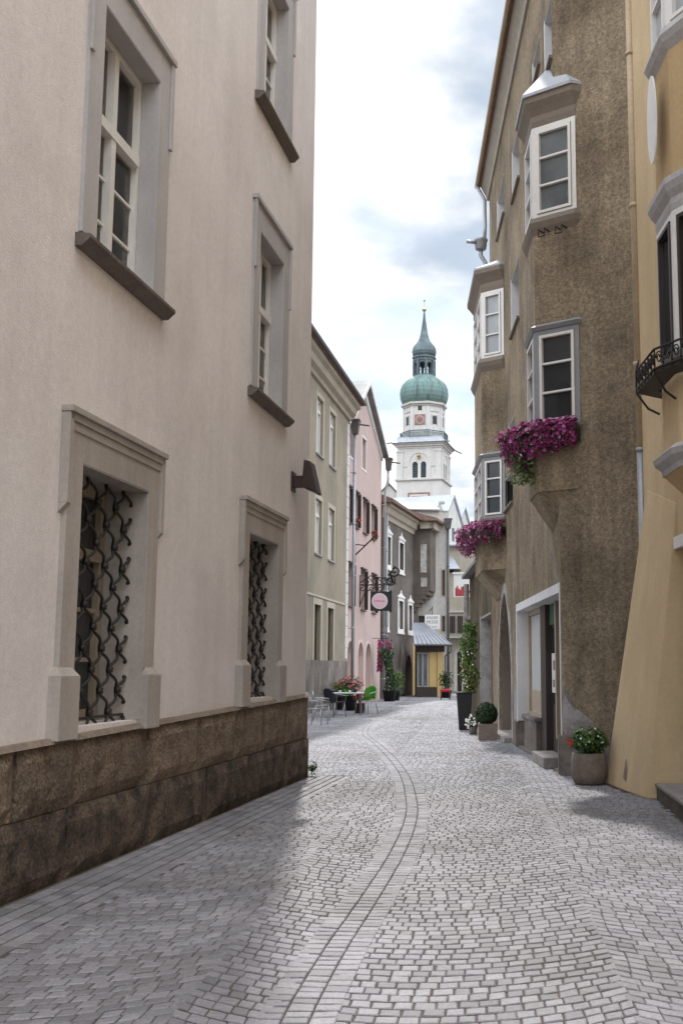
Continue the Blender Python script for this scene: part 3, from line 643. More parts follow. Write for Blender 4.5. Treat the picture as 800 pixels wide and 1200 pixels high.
# street sign of the fashion shop
tp=K.pt(497,720); S=Fac(atY(497,728,63.5).to_2d(),(1,.05),1); a,b,c,d=S.rect((497.5,720.5),(515.2,737.3))
t=thing('shop_sign','white rectangular shop sign reading KINDER MODE above the corner shop','sign',S.W(a,0,c))
m=MB(); m.fbox(S,a,b,-.05,.05,c,d); f=bevel(m.build('board','sign_white',t),.015)
m=MB(); m.tube([S.W((a+b)/2,0,d),S.W((a+b)/2,0,d+.5)],.02,5); m.tube([S.W((a+b)/2,0,d+.4),S.W((a+b)/2,-3.1,d+.4)],.025,5); m.build('bracket','iron',t)
def put_text(txt,z,hgt,wid):
    vs,fs=text_faces(txt,1.); xs=[v.x for v in vs]; ys=[v.y for v in vs]; sx=wid/(max(xs)-min(xs)); sy=hgt/(max(ys)-min(ys)); mx=(max(xs)+min(xs))/2; my=(max(ys)+min(ys))/2
    m.add([S.W((a+b)/2+(v.x-mx)*sx,.053,z+(v.y-my)*sy) for v in vs],fs)
m=MB(); H=d-c; put_text('KINDER',c+H*.80,H*.2,(b-a)*.74); put_text('MODE',c+H*.50,H*.22,(b-a)*.74)
disc(m,S,a+(b-a)*.28,c+H*.17,H*.07,.052,.054,12)
m.tube([S.W(a+(b-a)*(.45+.045*i),.053,c+H*(.16+(.035 if i%2 else -.03))) for i in range(9)],.012,4); m.build('lettering','sign_text',t)
# grey townhouse closing the view
Y6=76.; F6=Fac(atY(519,790,Y6).to_2d(),(1,-.10),1); x6=lambda p:F6.pt(p,740)[0]; z6=lambda y,p=535:F6.pt(p,y)[1]
h=thing('grey_townhouse','narrow beige townhouse with a projecting bay and arched door at the end of the street','house',F6.W(0,0,0))
e6=x6(562); zt6=z6(640)
dr=(x6(535.2),x6(540.5),0,z6(764),.4,1); q1=(x6(525),x6(531.5),z6(694),z6(668),.25); q2=(x6(547),x6(552.5),z6(738),z6(727),.25)
m=MB(); wall_front(m,F6,-1.5,e6,0,zt6,[dr,q1,q2]); body(m,F6,-1.5,e6,0,zt6,8.); arch_fill(m,F6,dr); m.build('wall','beige_wall',h)
m=MB(); m.poly([F6.W(x,-.4,z) for x,z in arch_pts(dr[0]-.01,dr[1]+.01,0,dr[3]+.01)],F6.n.to_3d()*.02); m.build('door','dark_brown',h)
P=arch_pts(dr[0],dr[1],0,dr[3]); Q=arch_pts(dr[0]-.22,dr[1]+.22,0,dr[3]+.22); m=MB()
for i in range(len(P)-1): m.poly([F6.W(P[i][0],0,P[i][1]),F6.W(P[i+1][0],0,P[i+1][1]),F6.W(Q[i+1][0],0,Q[i+1][1]),F6.W(Q[i][0],0,Q[i][1])],F6.n.to_3d()*.04)
m.build('door_surround','pale_wall',h)
for w_ in (q1,q2): window(F6,h,w_,'brown_wood','pane',fw=.08,cols=2,surround='pale_wall',sw=.1,swo=.03)
# bay
ba,bb=x6(526.5),x6(544.5)
m=MB(); m.fbox(F6,ba,bb,-.02,.7,z6(746),z6(719)); m.build('bay_core','beige_wall',h)
for i in range(2):
    a=ba+.08+(bb-ba)*i/2; bq=ba-.08+(bb-ba)*(i+1)/2; window(F6,h,(a,bq,z6(742),z6(722.5),-.74),'dark_brown','pane_mid',fw=.1,cols=2,bars=1)
m=MB(); m.fbox(F6,ba-.2,bb+.2,-.02,.85,z6(748),z6(746)-.01); m.fbox(F6,ba-.15,bb+.15,-.02,.8,z6(718.5),z6(716)); m.build('bay_moulding','pale_wall',h)
m=MB(); m.fbox(F6,ba,bb,-.02,.68,z6(715.9),z6(672)); m.build('bay_upper','beige_wall',h)
m=MB(); a,bq=x6(523.5),x6(540); m.hexa([F6.W(a,-.5,z6(668)),F6.W(bq,-.5,z6(668)),F6.W(bq,1.1,z6(668)),F6.W(a,1.1,z6(668)),F6.W(a+.1,-.5,z6(650)),F6.W(a+.3,-.5,z6(650)),F6.W(a+.3,-.2,z6(650)),F6.W(a+.1,-.2,z6(650))]); m.build('bay_roof','lead',h)
m=MB(); m.poly([F6.W(-1.6,.4,zt6),F6.W(-1.6,.4,zt6+.1),F6.W(-1.6,-4,zt6+.6),F6.W(-1.6,-8.3,zt6+.1),F6.W(-1.6,-8.3,zt6)],F6.d.to_3d()*(e6+1.8)); m.build('roof','lead',h)
# banner: white with a red field and a white cross field
BF=Fac(atY(531,690,70.).to_2d(),(1,-.15),1); a,b,c,d=BF.rect((531.2,673),(551,699.5))
t=thing('white_awning','white canopy panel with a red lower edge hanging over the far street','awning',BF.W(a,0,c))
m=MB(); m.fbox(BF,a,b,-.03,.03,c+(d-c)*.0,d); m.fbox(BF,a-.05,b+.05,-.5,.12,d+.002,d+.12); m.tube([BF.W(b-.02,-.1,d),BF.W(b-.02,-.1,0)],.04,6); m.build('panel','sign_white',t)
m=MB(); x0=a+(b-a)*.10; zc=c+(d-c)*.40
for i in range(6): m.fbox(BF,x0+i*(b-a)*.085,x0+i*(b-a)*.085+(b-a)*.075,.031,.04,c+.05,zc+.12*math.sin(i*1.7))
m.build('red_stripes','red_cloth',t)
m=MB(); cx=a+(b-a)*.78; cz=c+(d-c)*.22; m.fbox(BF,cx-.2,cx+.2,.031,.04,cz-.07,cz+.07); m.fbox(BF,cx-.07,cx+.07,.0312,.0405,cz-.2,cz+.2); m.build('red_cross','red_cloth',t)
# two gables beyond
def skew_gable(label,Y,apx,apy,hw,drop,L):
    """gable wall facing right of the camera, its ridge running off to the left"""
    A=atY(apx,apy,Y); d=Vector((.36,.93)).normalized(); fc=Fac(A.to_2d()-d*hw,d,1); b=2*hw; zA=A.z; zE=zA-drop
    t=thing('gabled_house',label,'house',fc.W(0,0,0))
    m=MB(); m.poly([fc.W(0,0,0),fc.W(b,0,0),fc.W(b,0,zE),fc.W(hw,0,zA-.1),fc.W(0,0,zE)],-fc.n.to_3d()*L); m.build('wall','church_white',t)
    m=MB()
    for x0 in (-.3,b+.3): m.poly([fc.W(x0,.15,zE-.25),fc.W(x0,.15,zE-.08),fc.W(hw,.15,zA+.1),fc.W(hw,.15,zA-.07)],-fc.n.to_3d()*(L+.3))
    m.build('roof','lead',t)
    for sx,zz in ((.35,1.4),(.62,1.6),(.5,-.4)):
        x=b*sx; m=MB(); m.fbox(fc,x-.25,x+.25,-.03,.015,zE-zz-.5,zE-zz+.5); m.build('window','pane',t)
skew_gable('white gabled house with a bright metal roof directly right of the church tower',84.,530.5,581,3.2,3.4,7.)
skew_gable('smaller pale gabled house farthest right, just left of the flower box',92.,543.5,595,2.6,3.0,5.)
# ================================================================== church
Yc=150.; cx0=atY(496.5,575,Yc).x; zc=lambda y:atY(498,y,Yc).z
t=thing('church','white church tower with a green copper onion dome, lantern, spire and balustrade','church',(cx0,Yc,0))
th=-math.atan2(cx0,Yc)-math.radians(12.5); ca,sa=math.cos(th),math.sin(th)
dT=Vector((ca,sa)); 
def TF(hw,k):     # fac of side k: 0 front, 1 right, 2 back, 3 left ; s from -hw..hw
    a=th+k*math.pi/2; d=Vector((math.cos(a),math.sin(a))); n=Vector((d.y,-d.x)); return Fac(Vector((cx0,Yc))+n*hw,d,1)
def sq(hw): return [(cx0+ca*x-sa*y,Yc+sa*x+ca*y) for x,y in ((-hw,-hw),(hw,-hw),(hw,hw),(-hw,hw))]
hw=2.98
m=MB(); m.prism(sq(hw+.12),0,zc(567)); m.build('tower_base','church_white',t)
m=MB(); m.prism(sq(hw+.35),zc(567),zc(565.3)); m.build('string_course','church_grey',t)
zb0,zb1=zc(565.2),zc(530)
m=MB()
for k in range(4):
    fc=TF(hw,k); hs=[(-.95,-.2,zb0+.15,zb0+2.35,.4,1),(.2,.95,zb0+.15,zb0+2.35,.4,1)]
    wall_front(m,fc,-hw,hw,zb0,zb1,hs)
    for q in hs: arch_fill(m,fc,q)
    for x0,x1 in ((-hw+.02,-hw+.75),(hw-.75,hw-.02)):
        m.fbox(fc,x0,x1,-.05,.14,zb0,zb1-.5); m.fbox(fc,x0-.05,x1+.05,-.05,.22,zb1-.5,zb1-.3)
    Pq=arch_pts(-1.35,1.35,zb0,zb0+3.55); Qq=arch_pts(-1.6,1.6,zb0,zb0+3.8)
    for i in range(len(Pq)-1): m.poly([fc.W(Pq[i][0],0,Pq[i][1]),fc.W(Pq[i+1][0],0,Pq[i+1][1]),fc.W(Qq[i+1][0],0,Qq[i+1][1]),fc.W(Qq[i][0],0,Qq[i][1])],fc.n.to_3d()*.08)
m.build('belfry','church_white',t)
for k in range(2):
    fc=TF(hw,k)
    for q in ((-.95,-.2),(.2,.95)):
        m=MB(); m.fbox(fc,q[0],q[1],-.4,-.32,zb0+.1,zb0+2.4)
        for j in range(9): z=zb0+.2+j*.24; m.hexa([fc.W(q[0],-.3,z),fc.W(q[1],-.3,z),fc.W(q[1],-.1,z-.08),fc.W(q[0],-.1,z-.08),fc.W(q[0],-.3,z+.05),fc.W(q[1],-.3,z+.05),fc.W(q[1],-.1,z-.03),fc.W(q[0],-.1,z-.03)])
        m.build('louvre','copper_dark',t)
    m=MB(); m.fbox(fc,-2.2,-1.7,0,.08,zb0+1.65,zb0+1.75); m.fbox(fc,1.6,2.15,0,.08,zb0+1.65,zb0+1.75); m.build('moulding','church_grey',t)
m=MB(); fc=TF(hw,0); m.sphere(fc.W(0,.35,zc(539)),.27,8); m.fbox(fc,-.06,.06,0,.3,zc(543),zc(540)); m.build('moon_ball','gold',t,smooth=True)
# cornice and swept roof
m=MB(); z=zb1
for hw2,dz in ((hw+.1,.25),(hw+.3,.28),(hw+.5,.2)): m.prism(sq(hw2),z,z+dz-.002); z+=dz
m.build('cornice','church_white',t)
m=MB(); N=6; z0=z; z1=zc(516.5); rings=[]
for i in range(N+1):
    u=i/N; H_=(hw+.85)*(1-u)+3.05*u - .25*math.sin(math.pi*u); rings.append((H_,z0+(z1-z0)*(u**1.0)))
for (a,za),(b,zb) in zip(rings,rings[1:]): m.prism(sq(a),za,zb,sq(b))
m.build('skirt_roof','lead',t)
m=MB()
for x,y in sq(hw+.9): c=Vector((x,y)); o=(c-Vector((cx0,Yc))).normalized()*.75; m.tube([(c.x-o.x*.4,c.y-o.y*.4,z0+.05),(c.x+o.x,c.y+o.y,z0-.25)],.1,5)
m.build('gargoyle','copper_dark',t)
ph=th+math.pi/8
def octr(r): return [(cx0+r*math.cos(ph+k*math.pi/4),Yc+r*math.sin(ph+k*math.pi/4)) for k in range(8)]
ro=2.62/math.cos(math.pi/8)
m=MB(); m.prism(octr(ro),zc(517),zc(480)); 
for k in range(8):
    a=ph+k*math.pi/4; m.box((cx0+ro*.985*math.cos(a),Yc+ro*.985*math.sin(a),(zc(516)+zc(481))/2),(.14,.14,(zc(481)-zc(516))/2),a)
m.build('octagon','church_white',t)
m=MB(); m.prism(octr(ro+.18),zc(480),zc(478.2)); m.prism(octr(ro+.42),zc(478.1),zc(475.8)); m.build('octagon_cornice','church_grey',t)
def OF(k): # face with centre angle, k=0 is the tower front
    a=th+k*math.pi/4; d=Vector((math.cos(a),math.sin(a))); n=Vector((d.y,-d.x)); return Fac(Vector((cx0,Yc))+n*2.62,d,1)
fc=OF(0)
m=MB(); q=zc(496.5); m.fbox(fc,-.72,.72,-.05,.06,q-.72,q+.72); ck=m.build('clock','fresco_red',t)
m=MB(); disc(m,fc,0,q,.60,.061,.08); m.build('dial','cream_mould',ck)
m=MB()
for i in range(12):
    a=i*math.pi/6; m.tube([fc.W(.42*math.sin(a),.085,q+.42*math.cos(a)),fc.W(.57*math.sin(a),.085,q+.57*math.cos(a))],.022,4)
disc(m,fc,0,q,.44,.0805,.0835,24); m.build('numerals','fresco_red',ck)
for x_,z_ in ((-.33,.05),(.12,-.42)): m=MB(); m.tube([fc.W(0,.09,q),fc.W(x_,.09,q+z_)],.033,4); m.build('hand','fresco_red',ck)
m=MB(); disc(m,fc,0,q,.3,.081,.084); m.build('dial_centre','fresco_red',ck)
m=MB(); m.fbox(fc,-.27,.27,-.05,.02,zc(485.8),zc(480.6)); m.build('window','pane',t)
for k in (1,-1,2):
    fc=OF(k); 
    m=MB(); m.fbox(fc,-.36,.36,-.05,.02,zc(501),zc(492)); w_=m.build('window','pane',t)
    m=MB(); m.fbox(fc,-.52,-.361,0,.08,zc(501.6),zc(491.4)); m.fbox(fc,.361,.52,0,.08,zc(501.6),zc(491.4)); m.fbox(fc,-.52,.52,0,.1,zc(491.3),zc(490)); m.poly([fc.W(-.7,0,zc(486.5)),fc.W(.7,0,zc(486.5)),fc.W(0,0,zc(484))],fc.n.to_3d()*.1); m.build('surround','church_grey',w_)
# balustrade
m=MB(); rb=3.05/math.cos(math.pi/8); O=octr(rb)
for k in range(8):
    a=Vector(O[k]); b=Vector(O[(k+1)%8])
    for z,r in ((zc(509.3),.07),(zc(511.5),.035),(zc(516),.05)): m.tube([(a.x,a.y,z),(b.x,b.y,z)],r,5)
    for j in range(9):
        p=a.lerp(b,j/9); m.tube([(p.x,p.y,zc(517)),(p.x,p.y,zc(509.3))],.07 if j==0 else .04,5)
m.build('balustrade','copper_dark',t)
def pro(l): return [(r*.1166,zc(y)) for r,y in l]
m=MB(); m.lathe(pro([(23,476),(24.8,475),(27,472),(28.6,468),(29.2,463),(28.6,458),(26.6,453),(23.4,449),(19,445.5),(15,443.3),(13.4,442)]),(cx0,Yc,0),32,ph,rib=.012); m.build('onion_dome','copper_green',t)
m=MB(); m.prism(octr(13.6*.1166),zc(443),zc(440.8))
for k in range(8):
    a=ph+k*math.pi/4; r=12.0*.1166; m.box((cx0+r*math.cos(a),Yc+r*math.sin(a),(zc(441)+zc(423))/2),(.2,.17,(zc(423)-zc(441))/2),a)
    A_=OF(k); A_=A_.shift(11.0*.1166-2.62)
    for i in range(8):     # little arches between the posts
        t0,t1=math.pi*i/8,math.pi*(i+1)/8; r_=.33
        m.hexa([A_.W(-r_*math.cos(t0),-.1,zc(429)+r_*math.sin(t0)),A_.W(-r_*math.cos(t1),-.1,zc(429)+r_*math.sin(t1)),A_.W(-r_*math.cos(t1),.1,zc(429)+r_*math.sin(t1)),A_.W(-r_*math.cos(t0),.1,zc(429)+r_*math.sin(t0)),A_.W(-r_*math.cos(t0),-.1,zc(424)),A_.W(-r_*math.cos(t1),-.1,zc(424)),A_.W(-r_*math.cos(t1),.1,zc(424)),A_.W(-r_*math.cos(t0),.1,zc(424))])
    m.tube([A_.W(-.5,.05,zc(436)),A_.W(.5,.05,zc(436))],.04,4)
m.prism(octr(13.4*.1166),zc(424),zc(421)); m.prism(octr(14.6*.1166),zc(420.9),zc(419)); m.build('lantern','copper_dark',t)
m=MB(); m.lathe(pro([(12.4,419),(14,416.5),(14.7,413),(14.2,409.5),(12.6,406.4),(9.6,403),(7.2,400),(5.6,396),(4.2,390),(2.9,382),(1.7,374),(1.0,366)]),(cx0,Yc,0),24,ph,rib=.012); m.build('spire','copper_dark',t)
m=MB(); m.sphere((cx0,Yc,zc(363)),.3,8); m.build('ball','gold',t,smooth=True)
m=MB(); m.tube([(cx0,Yc,zc(361)),(cx0,Yc,zc(353))],.035,5); m.lathe([(.01,-.2),(.17,0),(.01,.2)],(cx0,Yc,zc(352.3)),6); m.build('finial_star','gold',t)
# painted frame on the lower shaft
fc=TF(hw+.12,0); m=MB(); zz=zc(583); 
for a,b,c,d in ((-1.55,1.5,zz+.0,zz+.22),(-1.55,-1.3,zz-1.3,zz-.01),(1.25,1.5,zz-1.3,zz-.01),(-1.0,.95,zz-.42,zz-.27)): m.fbox(fc,a,b,-.02,.02,c,d)
m.poly([fc.W(-1.3,0,zz-.9),fc.W(-1.0,0,zz-.27),fc.W(-1.0,0,zz-.42),fc.W(-1.2,0,zz-.9)],fc.n.to_3d()*.02); m.poly([fc.W(1.25,0,zz-.9),fc.W(.95,0,zz-.27),fc.W(.95,0,zz-.42),fc.W(1.15,0,zz-.9)],fc.n.to_3d()*.02)
m.build('painted_frame','fresco_red',t)
# nave gable left of the tower
Fn=Fac(atY(451.5,600,158.).to_2d(),(1,.1),1); a,z0=Fn.pt(451.5,579); b,z1=Fn.pt(468,586); s,z=Fn.pt(455.3,567.5)
m=MB(); m.poly([Fn.W(-4,0,0),Fn.W(s+3.6,0,0),Fn.W(s+3.6,0,z-3.9),Fn.W(s,0,z-.1),Fn.W(s-3.6,0,z-3.9),Fn.W(-4,0,z-4.2)],-Fn.n.to_3d()*24); m.build('nave','church_white',t)
m=MB(); m.poly([Fn.W(s,.2,z),Fn.W(s,.2,z+.25),Fn.W(s+3.9,.2,z-3.9),Fn.W(s+3.9,.2,z-4.15)],-Fn.n.to_3d()*24.3); m.poly([Fn.W(s-.002,.2,z),Fn.W(s-.002,.2,z+.25),Fn.W(s-3.9,.2,z-3.9),Fn.W(s-3.9,.2,z-4.15)],-Fn.n.to_3d()*24.3); m.build('nave_roof','tile_grey',t)
m=MB(); m.tube([Fn.W(s,.1,z+.2),Fn.W(s,.1,z+1.0)],.05,5); m.tube([Fn.W(s-.2,.1,z+.75),Fn.W(s+.2,.1,z+.75)],.04,5); m.build('cross','iron',t)
# ================================================================== RIGHT: brown oriel house
RA=Fac(gnd(660,909).to_2d(),vpdir(462),-1)
_e=atY(747,600,15.9); E_=Vector((_e.x,_e.y)); RB=Fac(E_,RA.O-E_,-1); LB=(RA.O-E_).length
sE=RA.pt(573,240)[0]; zR=RA.pt(573,215)[1]
h=thing('brown_oriel_house','tall rough brown stuccoed house with two stacked oriel bays and a white framed shopfront','house',(RA.O.x,RA.O.y,0))
def ra(px,py,w=0.): return RA.pt(px,py,w)
def slit(x0,ya,yb,x1,k=.3):          # far edge x0 (top ya, bottom yb), near edge x1
    s1,zt_=ra(x0,ya); _,zb_=ra(x0,yb); s0,_=ra(x1,ya); return (s0,s1,zb_,zt_,k)
wins=[(.06,.85,ra(650,52)[1],12.6,.3),slit(624,76,109,632.5),slit(600,180,239,608),slit(582.5,237,282,590.5),slit(598.5,330,397,607.5),slit(590,566,602,600.5,.3),slit(596,500,519,603,.25)]
shop=(.14,ra(606.5,860)[0],0,2.86,.32)
archd=(ra(600.5,850)[0],ra(585.5,850)[0],0,3.3,.55,1)
hl=wins+[shop,archd]
m=MB(); wall_front(m,RA,0,sE,0,zR,hl); body(m,RA,0,sE,0,zR,8.); arch_fill(m,RA,archd,.35)
wall_front(m,RB,0,LB,0,zR,[]); m.quad(RB.W(0,0,0),RB.W(0,-3.5,0),RB.W(0,-3.5,zR),RB.W(0,0,zR)); m.quad(RB.W(0,0,zR),RB.W(LB,0,zR),RA.W(0,-8,zR),RB.W(0,-3.5,zR))
m.build('wall','brown_stucco',h)
for q in wins:
    f=window(RA,h,q,'white_wood','pane',fw=.06,cols=1)
    a,b,c,d,k=q; m=MB(); m.fbox(RA,b-.012,b-.001,-k+.05,.004,c,d); m.fbox(RA,b+.001,b+.07,-.01,.006,c-.03,d+.04); m.fbox(RA,a,b,-k+.05,.004,d-.011,d-.001); m.build('reveal','reveal_white',f)
    m=MB(); m.fbox(RA,a-.05,b+.05,-k+.05,.06,c-.05,c-.001); m.build('sill','brown_cornice',f)
# eaves, gutter and roof
m=MB(); m.poly([RA.W(-1.,w,z) for w,z in [(-.02,zR-.42),(.05,zR-.42),(.08,zR-.3),(.18,zR-.12),(.22,zR-.02),(-.02,zR-.02)]],RA.d.to_3d()*(sE+1.15)); m.build('cornice','beige_wall',h)
m=MB(); m.poly([RA.W(-3.2,w,z) for w,z in [(.3,zR-.01),(.3,zR+.1),(-4,zR+4.2),(-8.2,zR+.1),(-8.2,zR-.01)]],RA.d.to_3d()*(sE+3.4)); m.build('roof','tile',h)
m=MB(); m.tube([RA.W(-1.,.34,zR+.0),RA.W(sE+.2,.34,zR+.0)],.05,8); m.build('gutter','ochre_pipe',h)
# rain hopper with swan neck at the far corner
hc=atY(563,287,RA.W(sE,0,0).y-.1)
m=MB(); m.lathe([(.02,-.02),(.13,-.02),(.15,.0),(.17,.2),(.19,.22),(.19,.27),(.02,.27)],(hc.x,hc.y,hc.z-.12),14)
m.tube([(hc.x-.1,hc.y-.05,hc.z+.04),(hc.x-.38,hc.y-.15,hc.z+.04)],.05,7); w0=RA.W(sE-.05,.05,hc.z-1.1)
m.tube([(hc.x,hc.y,hc.z-.12),(hc.x,hc.y,hc.z-.3),(hc.x+.12,hc.y,hc.z-.5),(hc.x+.17,hc.y,hc.z-.75),(w0.x,w0.y,w0.z)],.06,7)
m.tube([RA.W(sE+.05,.34,zR-.03),RA.W(sE+.04,.12,zR-.45),(hc.x+.12,hc.y,hc.z+.5),(hc.x+.1,hc.y,hc.z+.15)],.05,7); m.build('rain_hopper','zinc',h,smooth=True)
def off(plan,k):                      # push the outer corners of a bay plan (A,B,C,D) outwards by k
    A,B,C_,D_=plan; n1=Vector((-(B-A).y,(B-A).x)).normalized(); n2=Vector((-(C_-B).y,(C_-B).x)).normalized(); n3=Vector((-(D_-C_).y,(D_-C_).x)).normalized()
    def miter(p,a,b): q=(a+b); return p+q*(k/ (1+a.dot(b)))
    return [A+n1*k-(B-A).normalized()*0,miter(B,n1,n2),miter(C_,n2,n3),D_+n3*k]
def bay(root,plan,zones,din=.9):
    """zones: list of (kind,z0,z1,...) from bottom to top; plan=(A,B,C,D) anticlockwise seen from the street"""
    A,B,C_,D_=plan; back=[D_-RA.n*din,A-RA.n*din]
    faces=[(A,B),(B,C_),(C_,D_)]
    full=lambda k:[tuple(p) for p in off(plan,k)]+[tuple(p) for p in back]
    for zn in zones:
        kd,z0,z1=zn[:3]
        if kd=='wall': m=MB(); m.prism(full(0),z0,z1); m.build(zn[3],zn[4],root)
        elif kd=='mould':            # several stepped profiles (k0,k1)
            m=MB(); st=zn[5]; n=len(st)-1
            for i in range(n): a=z0+(z1-z0)*i/n; b=z0+(z1-z0)*(i+1)/n; m.prism(full(st[i]),a,b-.0015,full(st[i+1]))
            m.build(zn[3],zn[4],root)
        elif kd=='glaze':
            fm,sm,pm,bars=zn[3:7]
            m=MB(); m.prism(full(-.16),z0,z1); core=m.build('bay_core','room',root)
            for (P,Q) in faces:
                fc=Fac(P,Q-P,-1); L=(Q-P).length; fr=.075; m=MB()
                m.fbox(fc,.002,fr,-.1,.012,z0,z1); m.fbox(fc,L-fr,L-.002,-.1,.012,z0,z1); m.fbox(fc,fr,L-fr,-.1,.01,z0,z0+.06); m.fbox(fc,fr,L-fr,-.1,.01,z1-.07,z1)
                f=m.build('window',fm,root); m=MB(); a,b,c,d=fr+.012,L-fr-.012,z0+.072,z1-.082; t=.045
                if b-a>2*t+.06:
                    m.fbox(fc,a,a+t,-.06,.03,c,d); m.fbox(fc,b-t,b,-.06,.03,c,d); m.fbox(fc,a+t,b-t,-.06,.03,c,c+t); m.fbox(fc,a+t,b-t,-.06,.03,d-t,d)
                    for i in range(1,bars+1): z=c+(d-c)*i/(bars+1); m.fbox(fc,a+t,b-t,-.05,.02,z-.016,z+.016)
                    if L>1.2: m.fbox(fc,(a+b)/2-.03,(a+b)/2+.03,-.055,.025,c+t,d-t)
                    m.build('sash',sm,f)
                m=MB(); m.fbox(fc,a-.01,b+.01,-.04,-.032,c-.01,d+.01); m.build('pane',pm,f)
    return
# --- near oriel
p_=RB.pt(675.5,242); a3=RB.W(p_[0],0,p_[1]); b3=atZ(624.5,255.5,p_[1])
A=a3.to_2d(); B=b3.to_2d(); NF=Fac(A,B-A,-1); FF=Fac(B,RA.d,-1); L1_=max(.7,FF.pt(616,240)[0]); C_=B+FF.d*L1_
D_=RA.O+RA.d*((C_-RA.O).dot(RA.d)+.38)
O1=(A,B,C_,D_); zn=lambda y,px=628:NF.pt(px,y)[1]
z=[zn(v) for v in (577,508,502,389,381,276,257,150,117)]
bay(h,O1,[('wall',z[0],z[1],'bay_parapet','brown_stucco'),('mould',z[1],z[2],'bay_sill','brown_cornice',[.03,.06,.06]),('glaze',z[2]+.002,z[3],'grey_wood','white_wood','pane',2),
 ('mould',z[3]+.002,z[4],'bay_hood','grey_wood',[.03,.07,.0]),('wall',z[4]+.002,z[5],'bay_wall','brown_stucco'),('mould',z[5]+.002,z[6],'bay_sill','brown_cornice',[.0,.05,.08,.05]),
 ('glaze',z[6]+.002,z[7],'white_wood','white_wood','pane_mid',2),('mould',z[7]+.002,z[8],'bay_cornice','brown_cornice',[.0,.02,.02,.07,.13,.14])])
def bayroof(root,plan,z0,hgt):
    P=[tuple(p) for p in off(plan,.17)]; m=MB(); mid=(plan[0]+plan[3])*.5
    top=[plan[0]*.45+plan[3]*.55+RA.n*.02-(RA.d*.0), plan[0]*.40+plan[3]*.60-RA.n*.3]
    ap=Vector((mid.x,mid.y,z0+hgt)); base=P+[tuple(plan[3]-RA.n*.5),tuple(plan[0]-RA.n*.5)]
    vs=[(p[0],p[1],z0) for p in base]+[(p[0],p[1],z0+.05) for p in base]+[tuple(ap)]
    n=6; m.add(vs,[list(range(n))[::-1]]+[[i,(i+1)%n,n+(i+1)%n,n+i] for i in range(n)]+[[n+i,n+(i+1)%n,2*n] for i in range(n)]); return m.build('bay_roof','white_cap',root)
bayroof(h,O1,z[8]+.002,1.0)
def corbel(root,plan,z0,z1,k=.12):
    P=off(plan,0); mid=plan[0]*.38+plan[3]*.62
    base=[(P[0]*1.0),P[1],P[2],P[3],plan[3]-RA.n*.4,plan[0]-RA.n*.4]
    low=[plan[0]*.55+mid*.45, mid*.92+P[1]*.08, mid*.92+P[2]*.08, plan[3]*.3+mid*.7, plan[3]*.3+mid*.7-RA.n*.4,plan[0]*.55+mid*.45-RA.n*.4]
    base=[l*.04+b*.96 for l,b in zip(low,base)]
    m=MB(); m.prism([tuple(p) for p in low],z1,z0-.001,[tuple(p) for p in base]); m.build('corbel','brown_stucco',root)
corbel(h,O1,z[0],zn(626,655))
for y0,px in ((262,640),(258,660)):
    s_,zz=NF.pt(px,y0+10); m=MB(); m.tube([NF.W(s_-.05,.0,zz),NF.W(s_-.05,.16,zz),NF.W(s_-.05,.16,zz-.12),NF.W(s_+.06,.16,zz-.12),NF.W(s_+.06,.16,zz),NF.W(s_+.06,0,zz)],.012,5); m.build('iron_hook','iron',h)
zb_near=z
# --- far oriel
s_,z_=ra(590.5,414.7); A=RA.W(s_,0,0).to_2d(); B=atZ(564,420.,z_).to_2d(); NF2=Fac(A,B-A,-1); FF2=Fac(B,RA.d,-1); L2_=max(.9,FF2.pt(555.5,420)[0]); C_=B+FF2.d*L2_
D_=RA.O+RA.d*((C_-RA.O).dot(RA.d)+.45); O2=(A,B,C_,D_); zn2=lambda y,px=566:NF2.pt(px,y)[1]
z=[zn2(v) for v in (668,613,608,537,531,436,421,343,318)]
bay(h,O2,[('wall',z[0],z[1],'bay_parapet','brown_stucco'),('mould',z[1],z[2],'bay_sill','brown_cornice',[.03,.06,.06]),('glaze',z[2]+.002,z[3],'grey_wood','white_wood','pane',2),
 ('mould',z[3]+.002,z[4],'bay_hood','grey_wood',[.03,.08,.0]),('wall',z[4]+.002,z[5],'bay_wall','brown_stucco'),('mould',z[5]+.002,z[6],'bay_sill','brown_cornice',[.0,.06,.10,.06]),
 ('glaze',z[6]+.002,z[7],'white_wood','white_wood','pane_pale',2),('mould',z[7]+.002,z[8],'bay_cornice','brown_cornice',[.0,.02,.02,.09,.17,.18])])
bayroof(h,O2,z[8]+.002,.75); corbel(h,O2,z[0],z[0]-.6)
# --- white framed shopfront
a,b,c,d,k=shop; m=MB()
m.fbox(RA,b-.03,b-.001,-k,.008,.52,d-.12); m.fbox(RA,a+.001,a+.03,-k,.008,.55,d-.12); m.fbox(RA,a+.0,b+.02,-k,.012,d-.119,d+.03)
m.fbox(RA,a-.07,a-.001,-.01,.010,.6,d+.03); m.fbox(RA,b+.0,b+.10,-.01,.010,.5,d+.03); m.build('shop_surround','reveal_white',h)
m=MB(); m.fbox(RA,b-.06,b+.55,-k,.05,.004,.5); m.build('pier_plinth','grey_plinth',h); m=MB(); m.fbox(RA,a-.03,a+.07,-k,.05,.004,.58); m.build('pier_plinth','grey_plinth',h)
m=MB(); m.fbox(RA,a-.001,b+.001,-k-.1,-.001,.002,.02); m.build('threshold','grey_plinth',h)
m=MB(); m.fbox(RB,LB-1.0,LB+.02,-.1,.06,.004,.58); m.build('plinth','grey_plinth',h)
si=lambda px,w=-k:RA.pt(px,800,w)[0]
x1,x2,x3,x4=b-.03,si(639.5),si(645.5),si(655.5)
